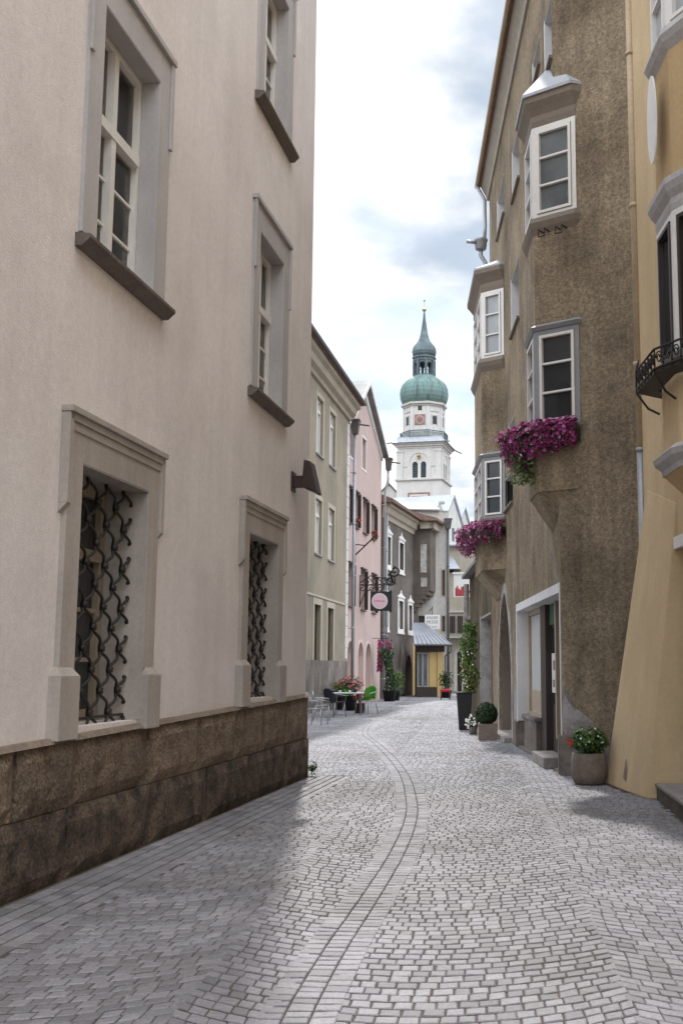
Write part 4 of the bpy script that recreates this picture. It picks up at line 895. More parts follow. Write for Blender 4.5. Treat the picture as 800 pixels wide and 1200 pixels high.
f=window(RA,h,(x2,x1,.62,d-.12,k-.04),'cream_wood','blind',fw=.10,cols=1); m=MB(); m.fbox(RA,x2+.1,x1-.1,-k+.037,-k+.05,.75,1.15); m.build('lower_panel','cream_wood',f)
m=MB(); m.fbox(RA,x2,x1,-k,-k+.2,.003,.6); m.fbox(RA,x2-.05,x1,-k,-k+.24,.601,.66); m.build('shop_plinth','grey_plinth',h)
m=MB(); m.fbox(RA,x3,x2-.001,-k-.03,-k+.10,0.002,d-.12); m.build('post','dark_brown',h)
m=MB(); m.fbox(RA,a+.03,x3,-k-.06,-k-.02,.002,d-.12); ds=m.build('door','dark_brown',h)
m=MB(); m.fbox(RA,x4,x3-.05,-k-.018,-k-.008,.95,d-.55); m.build('pane','pane',ds)
m=MB(); m.fbox(RA,x4-.12,x4,-k-.03,-k+.08,.4,d-.12); m.build('door_post','cream_wood',h)
m=MB(); m.fbox(RA,x4,x3,-k-.015,-k+.02,d-.5,d-.13); m.build('transom_panel','shop_green',h)
pa,pb=x4+.05,x3-.1; pm_=MB(); pm_.fbox(RA,pa,pb,-k-.006,-k+.0,1.15,1.85); pw=pm_.build('poster','poster_white',ds)
m=MB()
for (u0,u1,v0,v1) in ((.15,.4,1.25,1.38),(.5,.8,1.5,1.7),(.2,.45,1.55,1.72)): m.fbox(RA,pb-(pb-pa)*u1,pb-(pb-pa)*u0,.001-k,.004-k,v0,v1)
m.build('poster_print','fresco_red',pw)
def gstep(root,pts,hgt,ma='step_stone',name='step'):
    m=MB(); m.prism([(p.x,p.y) for p in pts],.004,hgt); bevel(m.build(name,ma,root),.012)
g=[gnd(632,880),gnd(655.5,899),gnd(660,896),gnd(645,876)]
def stepbox(s0,s1,w0,w1,z0,z1,name='step'):
    m=MB(); m.fbox(RA,s0,s1,w0,w1,z0,z1); bevel(m.build(name,'step_stone',h),.015)
stepbox(si(654,-.1),si(634,-.1)-.6,-k+.1,.16,.004,.18)
# --- arched doorway
a,b,c,d,k=archd[:5]
P=arch_pts(a,b,0,d,.35); Q=arch_pts(a-.2,b+.22,0,d+.22,.35); m=MB()
for i in range(len(P)-1): m.poly([RA.W(P[i][0],0,P[i][1]),RA.W(P[i+1][0],0,P[i+1][1]),RA.W(Q[i+1][0],0,Q[i+1][1]),RA.W(Q[i][0],0,Q[i][1])],RA.n.to_3d()*.03)
m.build('arch_surround','bare_plaster',h)
P=arch_pts(a+.01,b-.01,0,d-.01,.35); m=MB()
for i in range(len(P)-1): m.poly([RA.W(P[i][0],-k,P[i][1]),RA.W(P[i+1][0],-k,P[i+1][1]),RA.W(P[i+1][0],-.06,P[i+1][1]),RA.W(P[i][0],-.06,P[i][1])],RA.W(a+(b-a)/2,0,1.2)*.012-RA.W(P[i][0],0,P[i][1])*.012)
m.build('stone_reveal','brown_cornice',h)
m=MB(); m.poly([RA.W(x,-k-.02,zz) for x,zz in arch_pts(a-.01,b+.01,0,d+.01,.35)],RA.n.to_3d()*.03); m.build('arched_door','dark_brown',h)
stepbox(a-.1,b+.1,-.4,.2,.004,.12)
patch(RB,h,[(LB-.8,.58),(LB-.02,.58),(LB-.02,1.32),(LB-.10,1.12),(LB-.28,.98),(LB-.5,.84)],'bare_plaster',.006,.025)
patch(RA,h,[(archd[0]-.9,.5),(archd[0]-.35,.5),(archd[0]-.4,1.0),(archd[0]-.7,1.3)],'bare_plaster',.006,.05)
# ================================================================== RIGHT: low dark shop house behind
h=thing('low_shop_house','low dark brown house behind the far oriel with a pale recessed doorway','house',RA.W(sE,0,0))
e3=sE+9.; a,b=ra(574.8,840)[0],ra(562.8,840)[0]; a=max(a,sE+.2); b=max(b,a+1.)
dq=(a,b,0,3.05,.6)
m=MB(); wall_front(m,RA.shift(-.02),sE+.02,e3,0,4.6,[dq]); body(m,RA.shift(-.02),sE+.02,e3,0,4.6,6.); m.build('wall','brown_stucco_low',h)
RS=RA.shift(-.02); m=MB(); m.fbox(RS,b-.03,b-.001,-.58,.01,.02,3.0); m.fbox(RS,a,b,-.58,.01,3.0,3.06); m.fbox(RS,b,b+.12,-.01,.015,.02,3.1); m.build('reveal','bare_plaster',h)
m=MB(); m.fbox(RS,a,b,-.64,-.58,.01,3.0); m.build('door','brown_wood',h)
m=MB(); m.poly([RS.W(sE+.02,w,zz) for w,zz in [(.0,4.6),(.25,4.6),(.25,4.7),(-3,5.2),(-6,4.7),(-6,4.6)]],RA.d.to_3d()*9.2); m.build('roof','tile_grey',h)
m=MB(); pz_=RS.W(e3-.2,.12,0); m.tube([(pz_.x,pz_.y,1.3),(pz_.x,pz_.y,4.4)],.09,8); m.fbox(RS,e3-.35,e3-.05,.0,.2,3.2,3.32); m.build('downpipe','bare_plaster',h)
# ================================================================== RIGHT: ochre house with buttress
R2=Fac(E_,vpdir(462),-1); h=thing('ochre_house','ochre yellow house with a sloping buttress, oval wall niche and iron flower balcony','house',(E_.x,E_.y,0))
sD1=R2.pt(798,900)[0]; dd=(sD1-1.15,sD1,.2,3.05,.35)
m=MB(); wall_front(m,R2,-16,-.0,0,14.5,[dd]); body(m,R2,-16,-.0,0,14.5,8.); m.build('wall','ochre_wall',h)
m=MB(); m.fbox(R2,dd[0]-.14,dd[0]-.001,-.02,.05,.2,3.2); m.fbox(R2,dd[1]+.001,dd[1]+.13,-.02,.05,.2,3.2); m.fbox(R2,dd[0],dd[1],-.02,.05,3.051,3.2); m.build('door_frame','white_paint',h)
m=MB(); m.fbox(R2,dd[0],dd[1],-.40,-.34,.2,3.05); m.build('door','brown_wood',h)
B1,B2=gnd(708,919),gnd(755,937); t1=R2.pt(757,572); t2=R2.pt(792.5,588); T1=R2.W(t1[0],0,t1[1]); T2=R2.W(t2[0],0,t2[1])
W1=R2.W(t1[0],-.3,0); W2=R2.W(t2[0],-.3,0); up_=Vector((0,0,.0))
m=MB(); m.hexa([B2,B1,W1,W2,T2,T1,R2.W(t1[0],-.3,t1[1]),R2.W(t2[0],-.3,t2[1])]); bevel(m.build('buttress','ochre_wall',h),.03,3)
# drain hole in the buttress foot
nb=(B2-B1).cross(T1-B1).normalized(); 
if nb.x>0: nb=-nb
cB=B1.lerp(B2,.50)+ (T1-B1)*.07; ux=(B2-B1).normalized(); uz=(T1-B1).normalized()
m=MB(); m.poly([cB+ux*a+uz*b+nb*.003 for a,b in ((-.09,-.12),(.06,-.16),(.05,.0),(-.08,.13))],nb*.004); m.build('drain_hole','ledge',h)
p1,p2=gnd(761,931),gnd(800,962); v=(p2-p1); p3=p1+v*1.9
m=MB(); q1=R2.W((p1.to_2d()-R2.O).dot(R2.d),-.3,0); q3=R2.W((p3.to_2d()-R2.O).dot(R2.d),-.3,0)
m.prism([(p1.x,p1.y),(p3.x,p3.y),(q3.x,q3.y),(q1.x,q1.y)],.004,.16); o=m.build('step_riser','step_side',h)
m=MB(); ov=(p1-q1).normalized()*.02; m.prism([(p1.x+ov.x,p1.y+ov.y),(p3.x+ov.x,p3.y+ov.y),(q3.x,q3.y),(q1.x,q1.y)],.161,.205); bevel(m.build('step','step_stone',h),.01)
# oriel of the ochre house
Nc=atY(784,518,12.); Qc=atZ(802,513,Nc.z); dv=(Qc-Nc).to_2d().normalized()
C2=FF_=Fac(Nc.to_2d(),R2.d,-1); Lf=C2.pt(764,545)[0]; B=Nc.to_2d(); Cc=B+R2.d*Lf
wB=(B-R2.O).dot(R2.n); tt=wB/max(.15,-dv.dot(R2.n)); tt=min(tt,1.4); A=B+dv*tt
Dd=R2.O+R2.d*((Cc-R2.O).dot(R2.d)+.35)
PL=tuple(off((A,B,Cc,Dd),-.12)); NFo=Fac(B,R2.d,-1); zo=lambda y:NFo.pt(782,y)[1]
RAsave=RA; RA=R2
z=[zo(v) for v in (590,548,520,412,236,196,30,4,-60)]
bay(h,PL,[('mould',z[1],z[2],'bay_moulding','grey_cornice',[.02,.03,.10,.12,.05]),('wall',z[2]+.002,z[3]-.06,'bay_parapet','ochre_wall'),('mould',z[3]-.058,z[3],'bay_sill','grey_cornice',[.05,.08]),('glaze',z[3]+.002,z[4],'white_wood','dark_brown','pane',0),
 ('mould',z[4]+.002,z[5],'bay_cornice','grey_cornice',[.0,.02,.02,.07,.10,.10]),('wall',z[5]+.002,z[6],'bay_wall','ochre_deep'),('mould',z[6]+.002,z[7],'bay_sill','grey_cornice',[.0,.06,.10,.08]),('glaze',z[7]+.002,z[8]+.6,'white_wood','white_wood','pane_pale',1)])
m=MB(); P=[tuple(p) for p in off(PL,.16)]+[tuple(Dd-R2.n*.5),tuple(A-R2.n*.5)]; m.prism(P,z[8]+.602,z[8]+.8); m.build('bay_roof','lead',h)
mid=PL[0]*.5+PL[3]*.5; m=MB(); base=[PL[0],PL[1],PL[2],PL[3],PL[3]-R2.n*.3,PL[0]-R2.n*.3]; low=[PL[0]*.7+mid*.3,mid*.7+PL[1]*.3,mid*.7+PL[2]*.3,PL[3]*.7+mid*.3,PL[3]-R2.n*.3,PL[0]-R2.n*.3]
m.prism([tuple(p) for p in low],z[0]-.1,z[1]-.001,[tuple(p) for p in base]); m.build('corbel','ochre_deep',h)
oc=C2.pt(773,122); m=MB(); zr_=abs(C2.pt(773,72)[1]-C2.pt(773,183)[1])/2
m.poly([C2.W(Lf*.42+.22*math.cos(i*math.pi/16),.002,oc[1]+zr_*math.sin(i*math.pi/16)) for i in range(32)],C2.n.to_3d()*.015); m.build('oval_niche','white_paint',h)
RA=RAsave
# wrought iron flower balcony
Pb=off(PL,.27); zf=C2.pt(757,448)[1]+.0; zf=atY(739,463,Cc.y+.15).z
t=thing('flower_balcony','black wrought iron flower balcony basket round the window of the ochre oriel','balcony',(B.x,B.y,zf))
m=MB(); Pi=off(PL,.03)
m.prism([tuple(Pb[0]),tuple(Pb[1]),tuple(Pb[2]),tuple(Pb[3]),tuple(Pi[3]),tuple(Pi[2]),tuple(Pi[1]),tuple(Pi[0])],zf,zf+.035); m.build('floor','iron',t)
m=MB()
for a,b in ((Pb[0],Pb[1]),(Pb[1],Pb[2]),(Pb[2],Pb[3])):
    for zz in (zf+.27,zf+.05): m.tube([(a.x,a.y,zz),(b.x,b.y,zz)],.014,5)
    L=(b-a).length; n=max(2,int(L/.14)); dn=(b-a)/n
    for i in range(n+1):
        p=a+dn*i; m.tube([(p.x,p.y,zf),(p.x,p.y,zf+.27)],.010,4)
        if i<n:
            c=p+dn*.5; u=(b-a).normalized()
            m.tube([(c.x+u.x*.055*(1-j/16*.7)*math.cos(j*.6),c.y+u.y*.055*(1-j/16*.7)*math.cos(j*.6),zf+.16+.075*(1-j/16*.7)*math.sin(j*.6)) for j in range(17)],.009,4)
c2=Pb[2]
m.tube([(c2.x,c2.y,zf+.27),(c2.x+.03,c2.y-.03,zf+.40)],.012,4); m.build('railing','iron',t,smooth=True)
for a,b in ((Pi[0],Pb[0]),(Pi[1],Pb[1]),(Pi[2],Pb[2])): m=MB(); m.tube([(a.x,a.y,zf-.28),(a.x+(b.x-a.x)*.5,a.y+(b.y-a.y)*.5,zf-.2),(b.x,b.y,zf)],.015,5); m.build('brace','iron',t)
# ochre downpipe in the corner of the two houses
dp=atY(749.5,500,15.55); zs=atY(750,525,15.55).z
m=MB(); m.tube([(dp.x,dp.y,zs),(dp.x,dp.y,14.3)],.062,10)
for zz in (5.9,8.3,10.7): m.tube([(dp.x,dp.y,zz),(dp.x,dp.y,zz+.06)],.078,10)
o=m.build('downpipe','ochre_pipe',h,smooth=True)
m=MB(); m.tube([(dp.x,dp.y,.3),(dp.x,dp.y,zs+.02)],.056,10); m.tube([(dp.x,dp.y,zs-.05),(dp.x,dp.y,zs)],.07,10); m.build('zinc_sleeve','zinc',o,smooth=True)
# ================================================================== flower boxes
def flowerbox(label,plan,zt_,drop,over,n,seed,trail=0):
    rr=random.Random(seed); A,B,C_,D_=plan
    t=thing('flower_box',label,'flower box',(B.x,B.y,zt_-drop),group='petunia boxes under the oriel windows')
    Po=off(plan,.20); Pn=off(plan,.02)
    m=MB(); m.prism([tuple(Po[0]),tuple(Po[1]),tuple(Po[2]),tuple(Po[3]),tuple(Pn[3]),tuple(Pn[2]),tuple(Pn[1]),tuple(Pn[0])],zt_-.22,zt_-.04); m.build('trough','dark_brown',t)
    lv=MB(); fl=MB(); fp=MB(); fw_=MB()
    segs=[(plan[0],plan[1]),(plan[1],plan[2]),(plan[2],plan[3])]
    lens=[(b-a).length for a,b in segs]; tot=sum(lens)
    for i in range(n):
        x=rr.random()*tot; k=0
        while x>lens[k] and k<2: x-=lens[k]; k+=1
        a,b=segs[k]; u=x/lens[k]; p=a.lerp(b,u); nn=Vector((-(b-a).y,(b-a).x)).normalized()
        if u<.18 and k>0: nn=(nn*(.5+u*2.7)+Vector((-(segs[k-1][1]-segs[k-1][0]).y,(segs[k-1][1]-segs[k-1][0]).x)).normalized()*(.5-u*2.7)).normalized()
        if u>.82 and k<2: nn=(nn*(.5+(1-u)*2.7)+Vector((-(segs[k+1][1]-segs[k+1][0]).y,(segs[k+1][1]-segs[k+1][0]).x)).normalized()*(.5-(1-u)*2.7)).normalized()
        ov=over[0]+(over[1]-over[0])*min(1.,(k+u)/1.25); ov*=.85+.2*math.sin((k+u)*9.+seed)+.13*math.sin((k+u)*23.+2*seed)
        ang=rr.uniform(-1.35,1.45); sh=rr.uniform(.72,1.12) if rr.random()<.8 else rr.uniform(.4,.8)
        dr_=drop*(.55+.45*min(1,(k+u)/1.2))
        w=.10+ov*math.cos(ang)*sh; zz=zt_-.05+(.2 if ang>0 else dr_)*math.sin(ang)*sh
        P=Vector((p.x+nn.x*w,p.y+nn.y*w,zz)); N_=Vector((nn.x*math.cos(ang),nn.y*math.cos(ang),math.sin(ang)+.25)); N_=(N_+Vector((rr.gauss(0,.35),rr.gauss(0,.35),rr.gauss(0,.35)))).normalized()
        r=rr.random()
        if r<.47: leaf(lv,P-N_*.05,N_,rr.uniform(.03,.055))
        else: blossom(fl if r<.84 else (fp if r<.99 else fw_),P,N_,rr.uniform(.026,.042))
    lv.build('foliage','leaf',t,fixn=False); fl.build('blossoms','petunia',t,fixn=False); fp.build('pale_blossoms','petunia_pale',t,fixn=False); fw_.build('white_blossoms','white_petal',t,fixn=False)
    if trail:
        m=MB(); p=plan[1].lerp(plan[2],.25); nn=RA.n
        for i in range(260): w=rr.uniform(.05,.28); leaf(m,Vector((p.x+nn.x*w+rr.gauss(0,.1),p.y+nn.y*w+rr.gauss(0,.16),zt_-drop*.8-rr.random()**1.3*trail)),Vector((-.6+rr.gauss(0,.4),-.6+rr.gauss(0,.4),.5)).normalized(),rr.uniform(.03,.06))
        m.build('trailing_leaves','leaf_light',t,fixn=False)
flowerbox('magenta petunias spilling from the nearer, larger flower box, under the near oriel window',O1,zn(507),.42,(.12,.42),3400,1,trail=.45)
flowerbox('magenta petunias in the farther flower box, below the far oriel at the street bend',O2,zn2(618),.42,(.14,.42),2300,2)
# ================================================================== planters on the right
def planter(label,g,name,cat='planter'): return thing(name,label,cat,(g.x,g.y,.004))
g=gnd(690.5,920); g=Vector((g.x,g.y+.05,0)); t=planter('barrel shaped grey brown planter with a green shrub, beside the ochre buttress',g,'tub_planter')
m=MB(); m.lathe([(.17,.0),(.215,.03),(.245,.14),(.25,.25),(.235,.41),(.215,.43),(.20,.415),(.18,.36),(.0001,.36)],(g.x,g.y,.004),28); m.build('tub','corten',t,smooth=True)
m=MB(); leafball(m,(g.x+.02,g.y,.58),(.27,.25,.19),700,.05,.35); m.build('foliage','leaf',t,fixn=False)
m=MB(); leafball(m,(g.x,g.y-.03,.62),(.26,.25,.17),200,.042,.85,.6); m.build('young_leaves','leaf_light',t,fixn=False)
m=MB(); 
for _ in range(4): blossom(m,Vector((g.x-.25+random.gauss(0,.03),g.y-.08+random.gauss(0,.03),.57+random.gauss(0,.03))),Vector((-.3,-1,.3)).normalized(),.028)
m.build('red_blossoms','red_petal',t,fixn=False)
m=MB()
for _ in range(14): blossom(m,Vector((g.x+random.gauss(.05,.1),g.y-.18+random.gauss(0,.04),.62+random.gauss(0,.07))),Vector((0,-1,.5)).normalized(),.016)
m.build('white_blossoms','white_petal',t,fixn=False)
g=gnd(571.5,868); g=Vector((g.x,g.y+.2,0)); t=planter('square brown stone planter holding a clipped round box bush',g,'box_planter')
m=MB(); m.prism([(g.x-.21,g.y-.2),(g.x+.21,g.y-.2),(g.x+.21,g.y+.2),(g.x-.21,g.y+.2)],.0,.36); bevel(m.build('box','boxstone',t),.012)
m=MB(); leafball(m,(g.x-.02,g.y,.58),(.25,.25,.25),2600,.032,.82,.3); m.build('clipped_bush','leaf_dark',t,fixn=False)
m=MB(); m.tube([(g.x,g.y,.3),(g.x,g.y,.6)],.02,6); m.build('stem','bark',t)
g=gnd(554,861); t=planter('small pot of white flowers on the ground left of the round bush',g,'flower_pot','flower pot')
m=MB(); m.lathe([(.08,0),(.11,.16),(.12,.18),(.1,.17)],(g.x,g.y,.004),14); m.build('pot','boxstone',t,smooth=True)
m=MB(); leafball(m,(g.x,g.y,.28),(.16,.15,.15),220,.05,.4); m.build('foliage','leaf',t,fixn=False)
m=MB()
for _ in range(38): blossom(m,Vector((g.x-.06+random.gauss(0,.07),g.y-.1+random.gauss(0,.04),.3+random.gauss(0,.06))),Vector((-.2,-1,.5)).normalized(),.03)
m.build('white_blossoms','white_petal',t,fixn=False)
g=gnd(544,856); g=Vector((g.x,g.y+.15,0)); t=planter('tall tapered black planter with a climbing green and yellow plant',g,'tall_planter')
m=MB(); sqp=lambda r:[(g.x-r,g.y-r),(g.x+r,g.y-r),(g.x+r,g.y+r),(g.x-r,g.y+r)]
m.prism(sqp(.14),.0,.93,sqp(.20)); m.prism(sqp(.215),.931,.97); bevel(m.build('pot','black_plastic',t),.01)
m=MB()
for i in range(4): m.tube([(sqp(.15)[i][0],sqp(.15)[i][1],.9),(g.x+.08,g.y,2.4)],.012,4)
m.build('trellis','iron',t)
rr=random.Random(9); lv=MB(); ly=MB()
for i in range(1500):
    zz=.95+1.8*rr.random()**.9; w=.27*(1-.1*(zz-.95)/1.7)*(.85+.2*math.sin(zz*9+1)); a=rr.uniform(0,6.28); r=w*rr.random()**.5
    p=Vector((g.x+.12+r*math.cos(a)-.03*math.sin(zz*4)+.05*math.sin(a*3+zz*11),g.y+r*math.sin(a),zz)); nn=Vector((math.cos(a)+rr.gauss(0,.5),math.sin(a)+rr.gauss(0,.5)-.3,.5+rr.gauss(0,.4))).normalized()
    leaf(ly if (zz<1.75 and rr.random()<.33) else lv,p,nn,rr.uniform(.04,.075))
lv.build('foliage','leaf_light',t,fixn=False); ly.build('yellow_leaves','leaf_yellow',t,fixn=False)
m=MB()
for _ in range(12): blossom(m,Vector((g.x+.1+rr.gauss(0,.1),g.y-.22,1.1+rr.random()*.9)),Vector((0,-1,.2)).normalized(),.025)
m.build('white_blossoms','white_petal',t,fixn=False)
m=MB(); m.tube([(g.x+.1,g.y,.9),(g.x+.12,g.y,1.6),(g.x+.06,g.y,2.4)],.018,5); m.build('stem','bark',t)
# ================================================================== café on the left
def plastic_chair(label,shell,legm,group):
    t=thing('cafe_chair',label,'chair',(0,0,0),group)
    # local: faces -Y ; seat .45 high
    n=9; m=MB(); vs=[]; fs=[]
    for th_ in (0,-.018):
        for j in range(7):
            y=-.23+.44*j/6
            for i in range(n): x=(-.24+.48*i/(n-1))*(1-.12*(j/6)); vs.append((x,y,.455+th_+.03*abs(x/.24)**2+(.012 if j in(0,) else 0)-.02*math.sin(math.pi*j/6)))
    K=7*n
    for th_ in (0,1):
        for j in range(6):
            for i in range(n-1): a=th_*K+j*n+i; fs.append([a,a+1,a+n+1,a+n])
    for j in range(6): fs+= [[j*n,(j+1)*n,K+(j+1)*n,K+j*n],[j*n+n-1,(j+1)*n+n-1,K+(j+1)*n+n-1,K+j*n+n-1]]
    for i in range(n-1): fs+=[[i,i+1,K+i+1,K+i],[6*n+i,6*n+i+1,K+6*n+i+1,K+6*n+i]]
    m.add(vs,fs); m.build('seat',shell,t,smooth=True)
    m=MB(); vs=[]; fs=[]; rows_=8
    for th_ in (0,.018):
        for j in range(rows_):
            u=j/(rows_-1); z=.47+.40*u; half=.225*(1-.35*max(0,u-.6)**2/.16)
            for i in range(n): x=-half+2*half*i/(n-1); vs.append((x,.21+.09*u-.07*(x/.225)**2*1.0+th_,z-(.06*(x/half)**4 if u>.95 else 0)))
    K=rows_*n
    for th_ in (0,1):
        for j in range(rows_-1):
            for i in range(n-1): a=th_*K+j*n+i; fs.append([a,a+1,a+n+1,a+n])
    for j in range(rows_-1): fs+=[[j*n,(j+1)*n,K+(j+1)*n,K+j*n],[j*n+n-1,(j+1)*n+n-1,K+(j+1)*n+n-1,K+j*n+n-1]]
    for i in range(n-1): fs+=[[i,i+1,K+i+1,K+i],[(rows_-1)*n+i,(rows_-1)*n+i+1,K+(rows_-1)*n+i+1,K+(rows_-1)*n+i]]
    m.add(vs,fs); m.build('backrest',shell,t,smooth=True)
    for sx in (-1,1):
        m=MB(); m.tube([(sx*.26,-.2,.44),(sx*.285,-.2,.64),(sx*.29,.0,.67),(sx*.27,.18,.70),(sx*.22,.27,.74)],.016,6); m.build('armrest',legm,t,smooth=True)
        for y0,y1 in ((-.2,-.24),(.17,.26)):
            m=MB(); m.tube([(sx*.22,y0,.45),(sx*.26,y1,.0)],.014,6); m.build('leg',legm,t,smooth=True)
    return t
def wire_chair(label,group):
    t=thing('metal_chair',label,'chair',(0,0,0),group)
    m=MB()
    for i in range(9): x=-.2+.05*i; m.tube([(x,-.22,.45),(x,.2,.44)],.009,4)
    m.tube([(-.22,-.22,.45),(.22,-.22,.45),(.22,.2,.44),(-.22,.2,.44),(-.22,-.22,.45)],.013,5); m.build('seat','alu',t,smooth=True)
    m=MB(); arc=[(.25*math.cos(math.pi*i/10),.22+.07*math.sin(math.pi*i/10),.47+.42*math.sin(math.pi*i/10)**.6) for i in range(11)]; m.tube(arc,.015,6)
    for i in range(1,10): m.tube([(arc[i][0]*.85,.20,.46),arc[i]],.008,4)
    m.build('backrest','alu',t,smooth=True)
    for sx in (-1,1):
        m=MB(); m.tube([(sx*.25,-.2,.45),(sx*.27,-.2,.64),(sx*.27,.02,.67),(sx*.25,.22,.66)],.013,6); m.build('armrest','alu',t,smooth=True)
        for y0,y1 in ((-.2,-.23),(.18,.26)):
            m=MB(); m.tube([(sx*.22,y0,.45),(sx*.25,y1,.0)],.013,6); m.build('leg','alu',t,smooth=True)
    return t
G='chairs at the street café'
c1=plastic_chair('bright green café chair at the right end of the white table','green_plastic','alu',G); g=gnd(429,837); c1.location=(g.x,g.y,.02); c1.rotation_euler=(0,0,math.radians(-35)); c1.scale=(1.1,1.1,1.08)
g=gnd(404,831); dup(c1,(g.x,g.y,.02),math.radians(15),'green café chair behind the white table, mostly hidden by it',G)
c2=plastic_chair('dark navy café chair with pale metal arms, left of the white table','navy','alu',G); g=gnd(391,841); c2.location=(g.x,g.y,.02); c2.rotation_euler=(0,0,math.radians(140)); c2.scale=(1.1,1.1,1.05)
g=gnd(393,831); dup(c2,(g.x,g.y,.02),math.radians(40),'dark navy café chair behind the other dark one, against the house',G)
w1=wire_chair('silver metal tube chair nearest the white house corner',G); g=gnd(371,850); w1.location=(g.x,g.y,.02); w1.rotation_euler=(0,0,math.radians(75))
g=gnd(377,845); dup(w1,(g.x,g.y,.02),math.radians(95),'silver metal tube chair just behind the nearest metal one',G)
g=gnd(408,838); t=thing('cafe_table','white topped café table with cups between the green and dark chairs','table',(g.x,g.y,.02))
m=MB(); m.box((g.x,g.y,.74),(.5,.38,.014),.15); bevel(m.build('tabletop','table_white',t),.01)
for sx,sy in ((-1,-1),(1,-1),(1,1),(-1,1)):
    m=MB(); m.tube([(g.x+sx*.42,g.y+sy*.3,.73),(g.x+sx*.43,g.y+sy*.31,.02)],.018,6); m.build('leg','alu',t)
for i,(dx,lb) in enumerate(((-.28,'leftmost small white cup on the café table'),(.05,'small white cup in the middle of the café table'))):
    m=MB(); m.lathe([(.025,0),(.04,.07),(.036,.07),(.02,.01)],(g.x+dx,g.y-.1,.756),12); tag(m.build('cup','table_white',None,smooth=True),lb,'cup')
m=MB(); m.lathe([(.05,0),(.07,.02),(.07,.12),(.05,.13)],(g.x+.22,g.y+.05,.756),10); tag(m.build('menu_holder','navy',None,smooth=True),'small dark pot on the right of the café table','pot')
def bush(label,g,potr,poth,rad,zc_,n,leafm,pot='black_plastic',fl=None,fn=0,fs=.04,name='potted_plant',ls=.06):
    t=thing(name,label,'potted plant',(g.x,g.y,.004)); m=MB(); m.lathe([(potr*.75,0),(potr,poth),(potr*1.05,poth),(potr*.9,poth-.03)],(g.x,g.y,.004),14); m.build('pot',pot,t,smooth=True)
    m=MB(); leafball(m,(g.x,g.y,zc_),rad,n,ls,.3); m.build('foliage',leafm,t,fixn=False)
    if fl:
        m=MB()
        for _ in range(fn):
            d=Vector((random.gauss(0,1),random.gauss(0,1)-.5,random.gauss(0,.8)+.3)).normalized(); blossom(m,Vector((g.x+d.x*rad[0],g.y+d.y*rad[1],zc_+d.z*rad[2])),d,fs)
        m.build('blossoms',fl,t,fixn=False)
    m=MB(); m.tube([(g.x,g.y,poth*.7),(g.x,g.y,zc_)],.02,5); m.build('stem','bark',t)
    return t
bush('dark pot of pink geraniums behind the white café table',gnd(410,833),.28,.55,(.5,.35,.32),.98,420,'leaf','black_plastic','pink_petal',60,.05)
bush('low pot of pale green leaves at the left end behind the café table',gnd(397,832),.2,.5,(.35,.3,.25),.85,200,'leaf_light')
bush('dark red flowering pot under the table beside the green chair',gnd(421,836),.2,.35,(.22,.2,.2),.55,90,'leaf_dark','brown_wood','red_petal',24,.05)
bush('pale leaved pot plant at the foot of the umber house wall',gnd(463,821),.25,.5,(.5,.4,.55),.95,220,'leaf_light',ls=.12)
# climbing shrub between the pink and the umber house
g=gnd(456,822); t=thing('climbing_shrub','tall dark climbing shrub in a pot against the umber house','shrub',(g.x,g.y,.004))
m=MB(); m.lathe([(.25,0),(.34,.5),(.36,.5),(.3,.47)],(g.x,g.y,.004),14); m.build('pot','black_plastic',t,smooth=True)
rr=random.Random(4); m=MB(); m2=MB()
for i in range(650):
    zz=.5+2.0*rr.random(); wx=.30+.14*math.sin(zz*3.1); a=rr.uniform(0,6.28); r=rr.random()**.5
    p=Vector((g.x+wx*r*math.cos(a)+.15*math.sin(zz*2),g.y+.4*r*math.sin(a),zz)); leaf(m if rr.random()<.9 else m2,p,Vector((rr.gauss(0,.6),-.6+rr.gauss(0,.6),.5)).normalized(),rr.uniform(.06,.12))
m.build('foliage','leaf_dark',t,fixn=False); m2.build('young_leaves','leaf_light',t,fixn=False)
m=MB()
for dx in (-.1,.08): m.tube([(g.x+dx,g.y,.4),(g.x+dx*2,g.y,1.6),(g.x-dx,g.y,2.9)],.025,5)
m.build('stem','bark',t)
bush('dark green bush in a pot at the right corner of the ochre shop',gnd(522.5,818),.3,.4,(.42,.4,.55),.95,420,'leaf_dark',ls=.08)
g=gnd(521.5,820); t=thing('red_stool','small red topped stool on the pavement right of the corner shop','stool',(g.x,g.y,.004))
m=MB(); m.box((g.x,g.y,.46),(.26,.2,.07)); bevel(m.build('seat','red_plastic',t),.03)
for sx,sy in ((-1,-1),(1,-1),(1,1),(-1,1)):
    m=MB(); m.tube([(g.x+sx*.2,g.y+sy*.14,.40),(g.x+sx*.22,g.y+sy*.16,.01)],.03,5); m.build('leg','dark_brown',t)
g=P1.W(-.06,.06,0); t=thing('weed_plant','small green weed growing at the foot of the white house corner','plant',(g.x,g.y,.004))
m=MB(); leafball(m,(g.x,g.y,.13),(.09,.12,.12),70,.035,.2); m.build('foliage','leaf',t,fixn=False); m=MB(); m.tube([(g.x,g.y,.0),(g.x,g.y,.12)],.006,4); m.build('stem','bark',t)
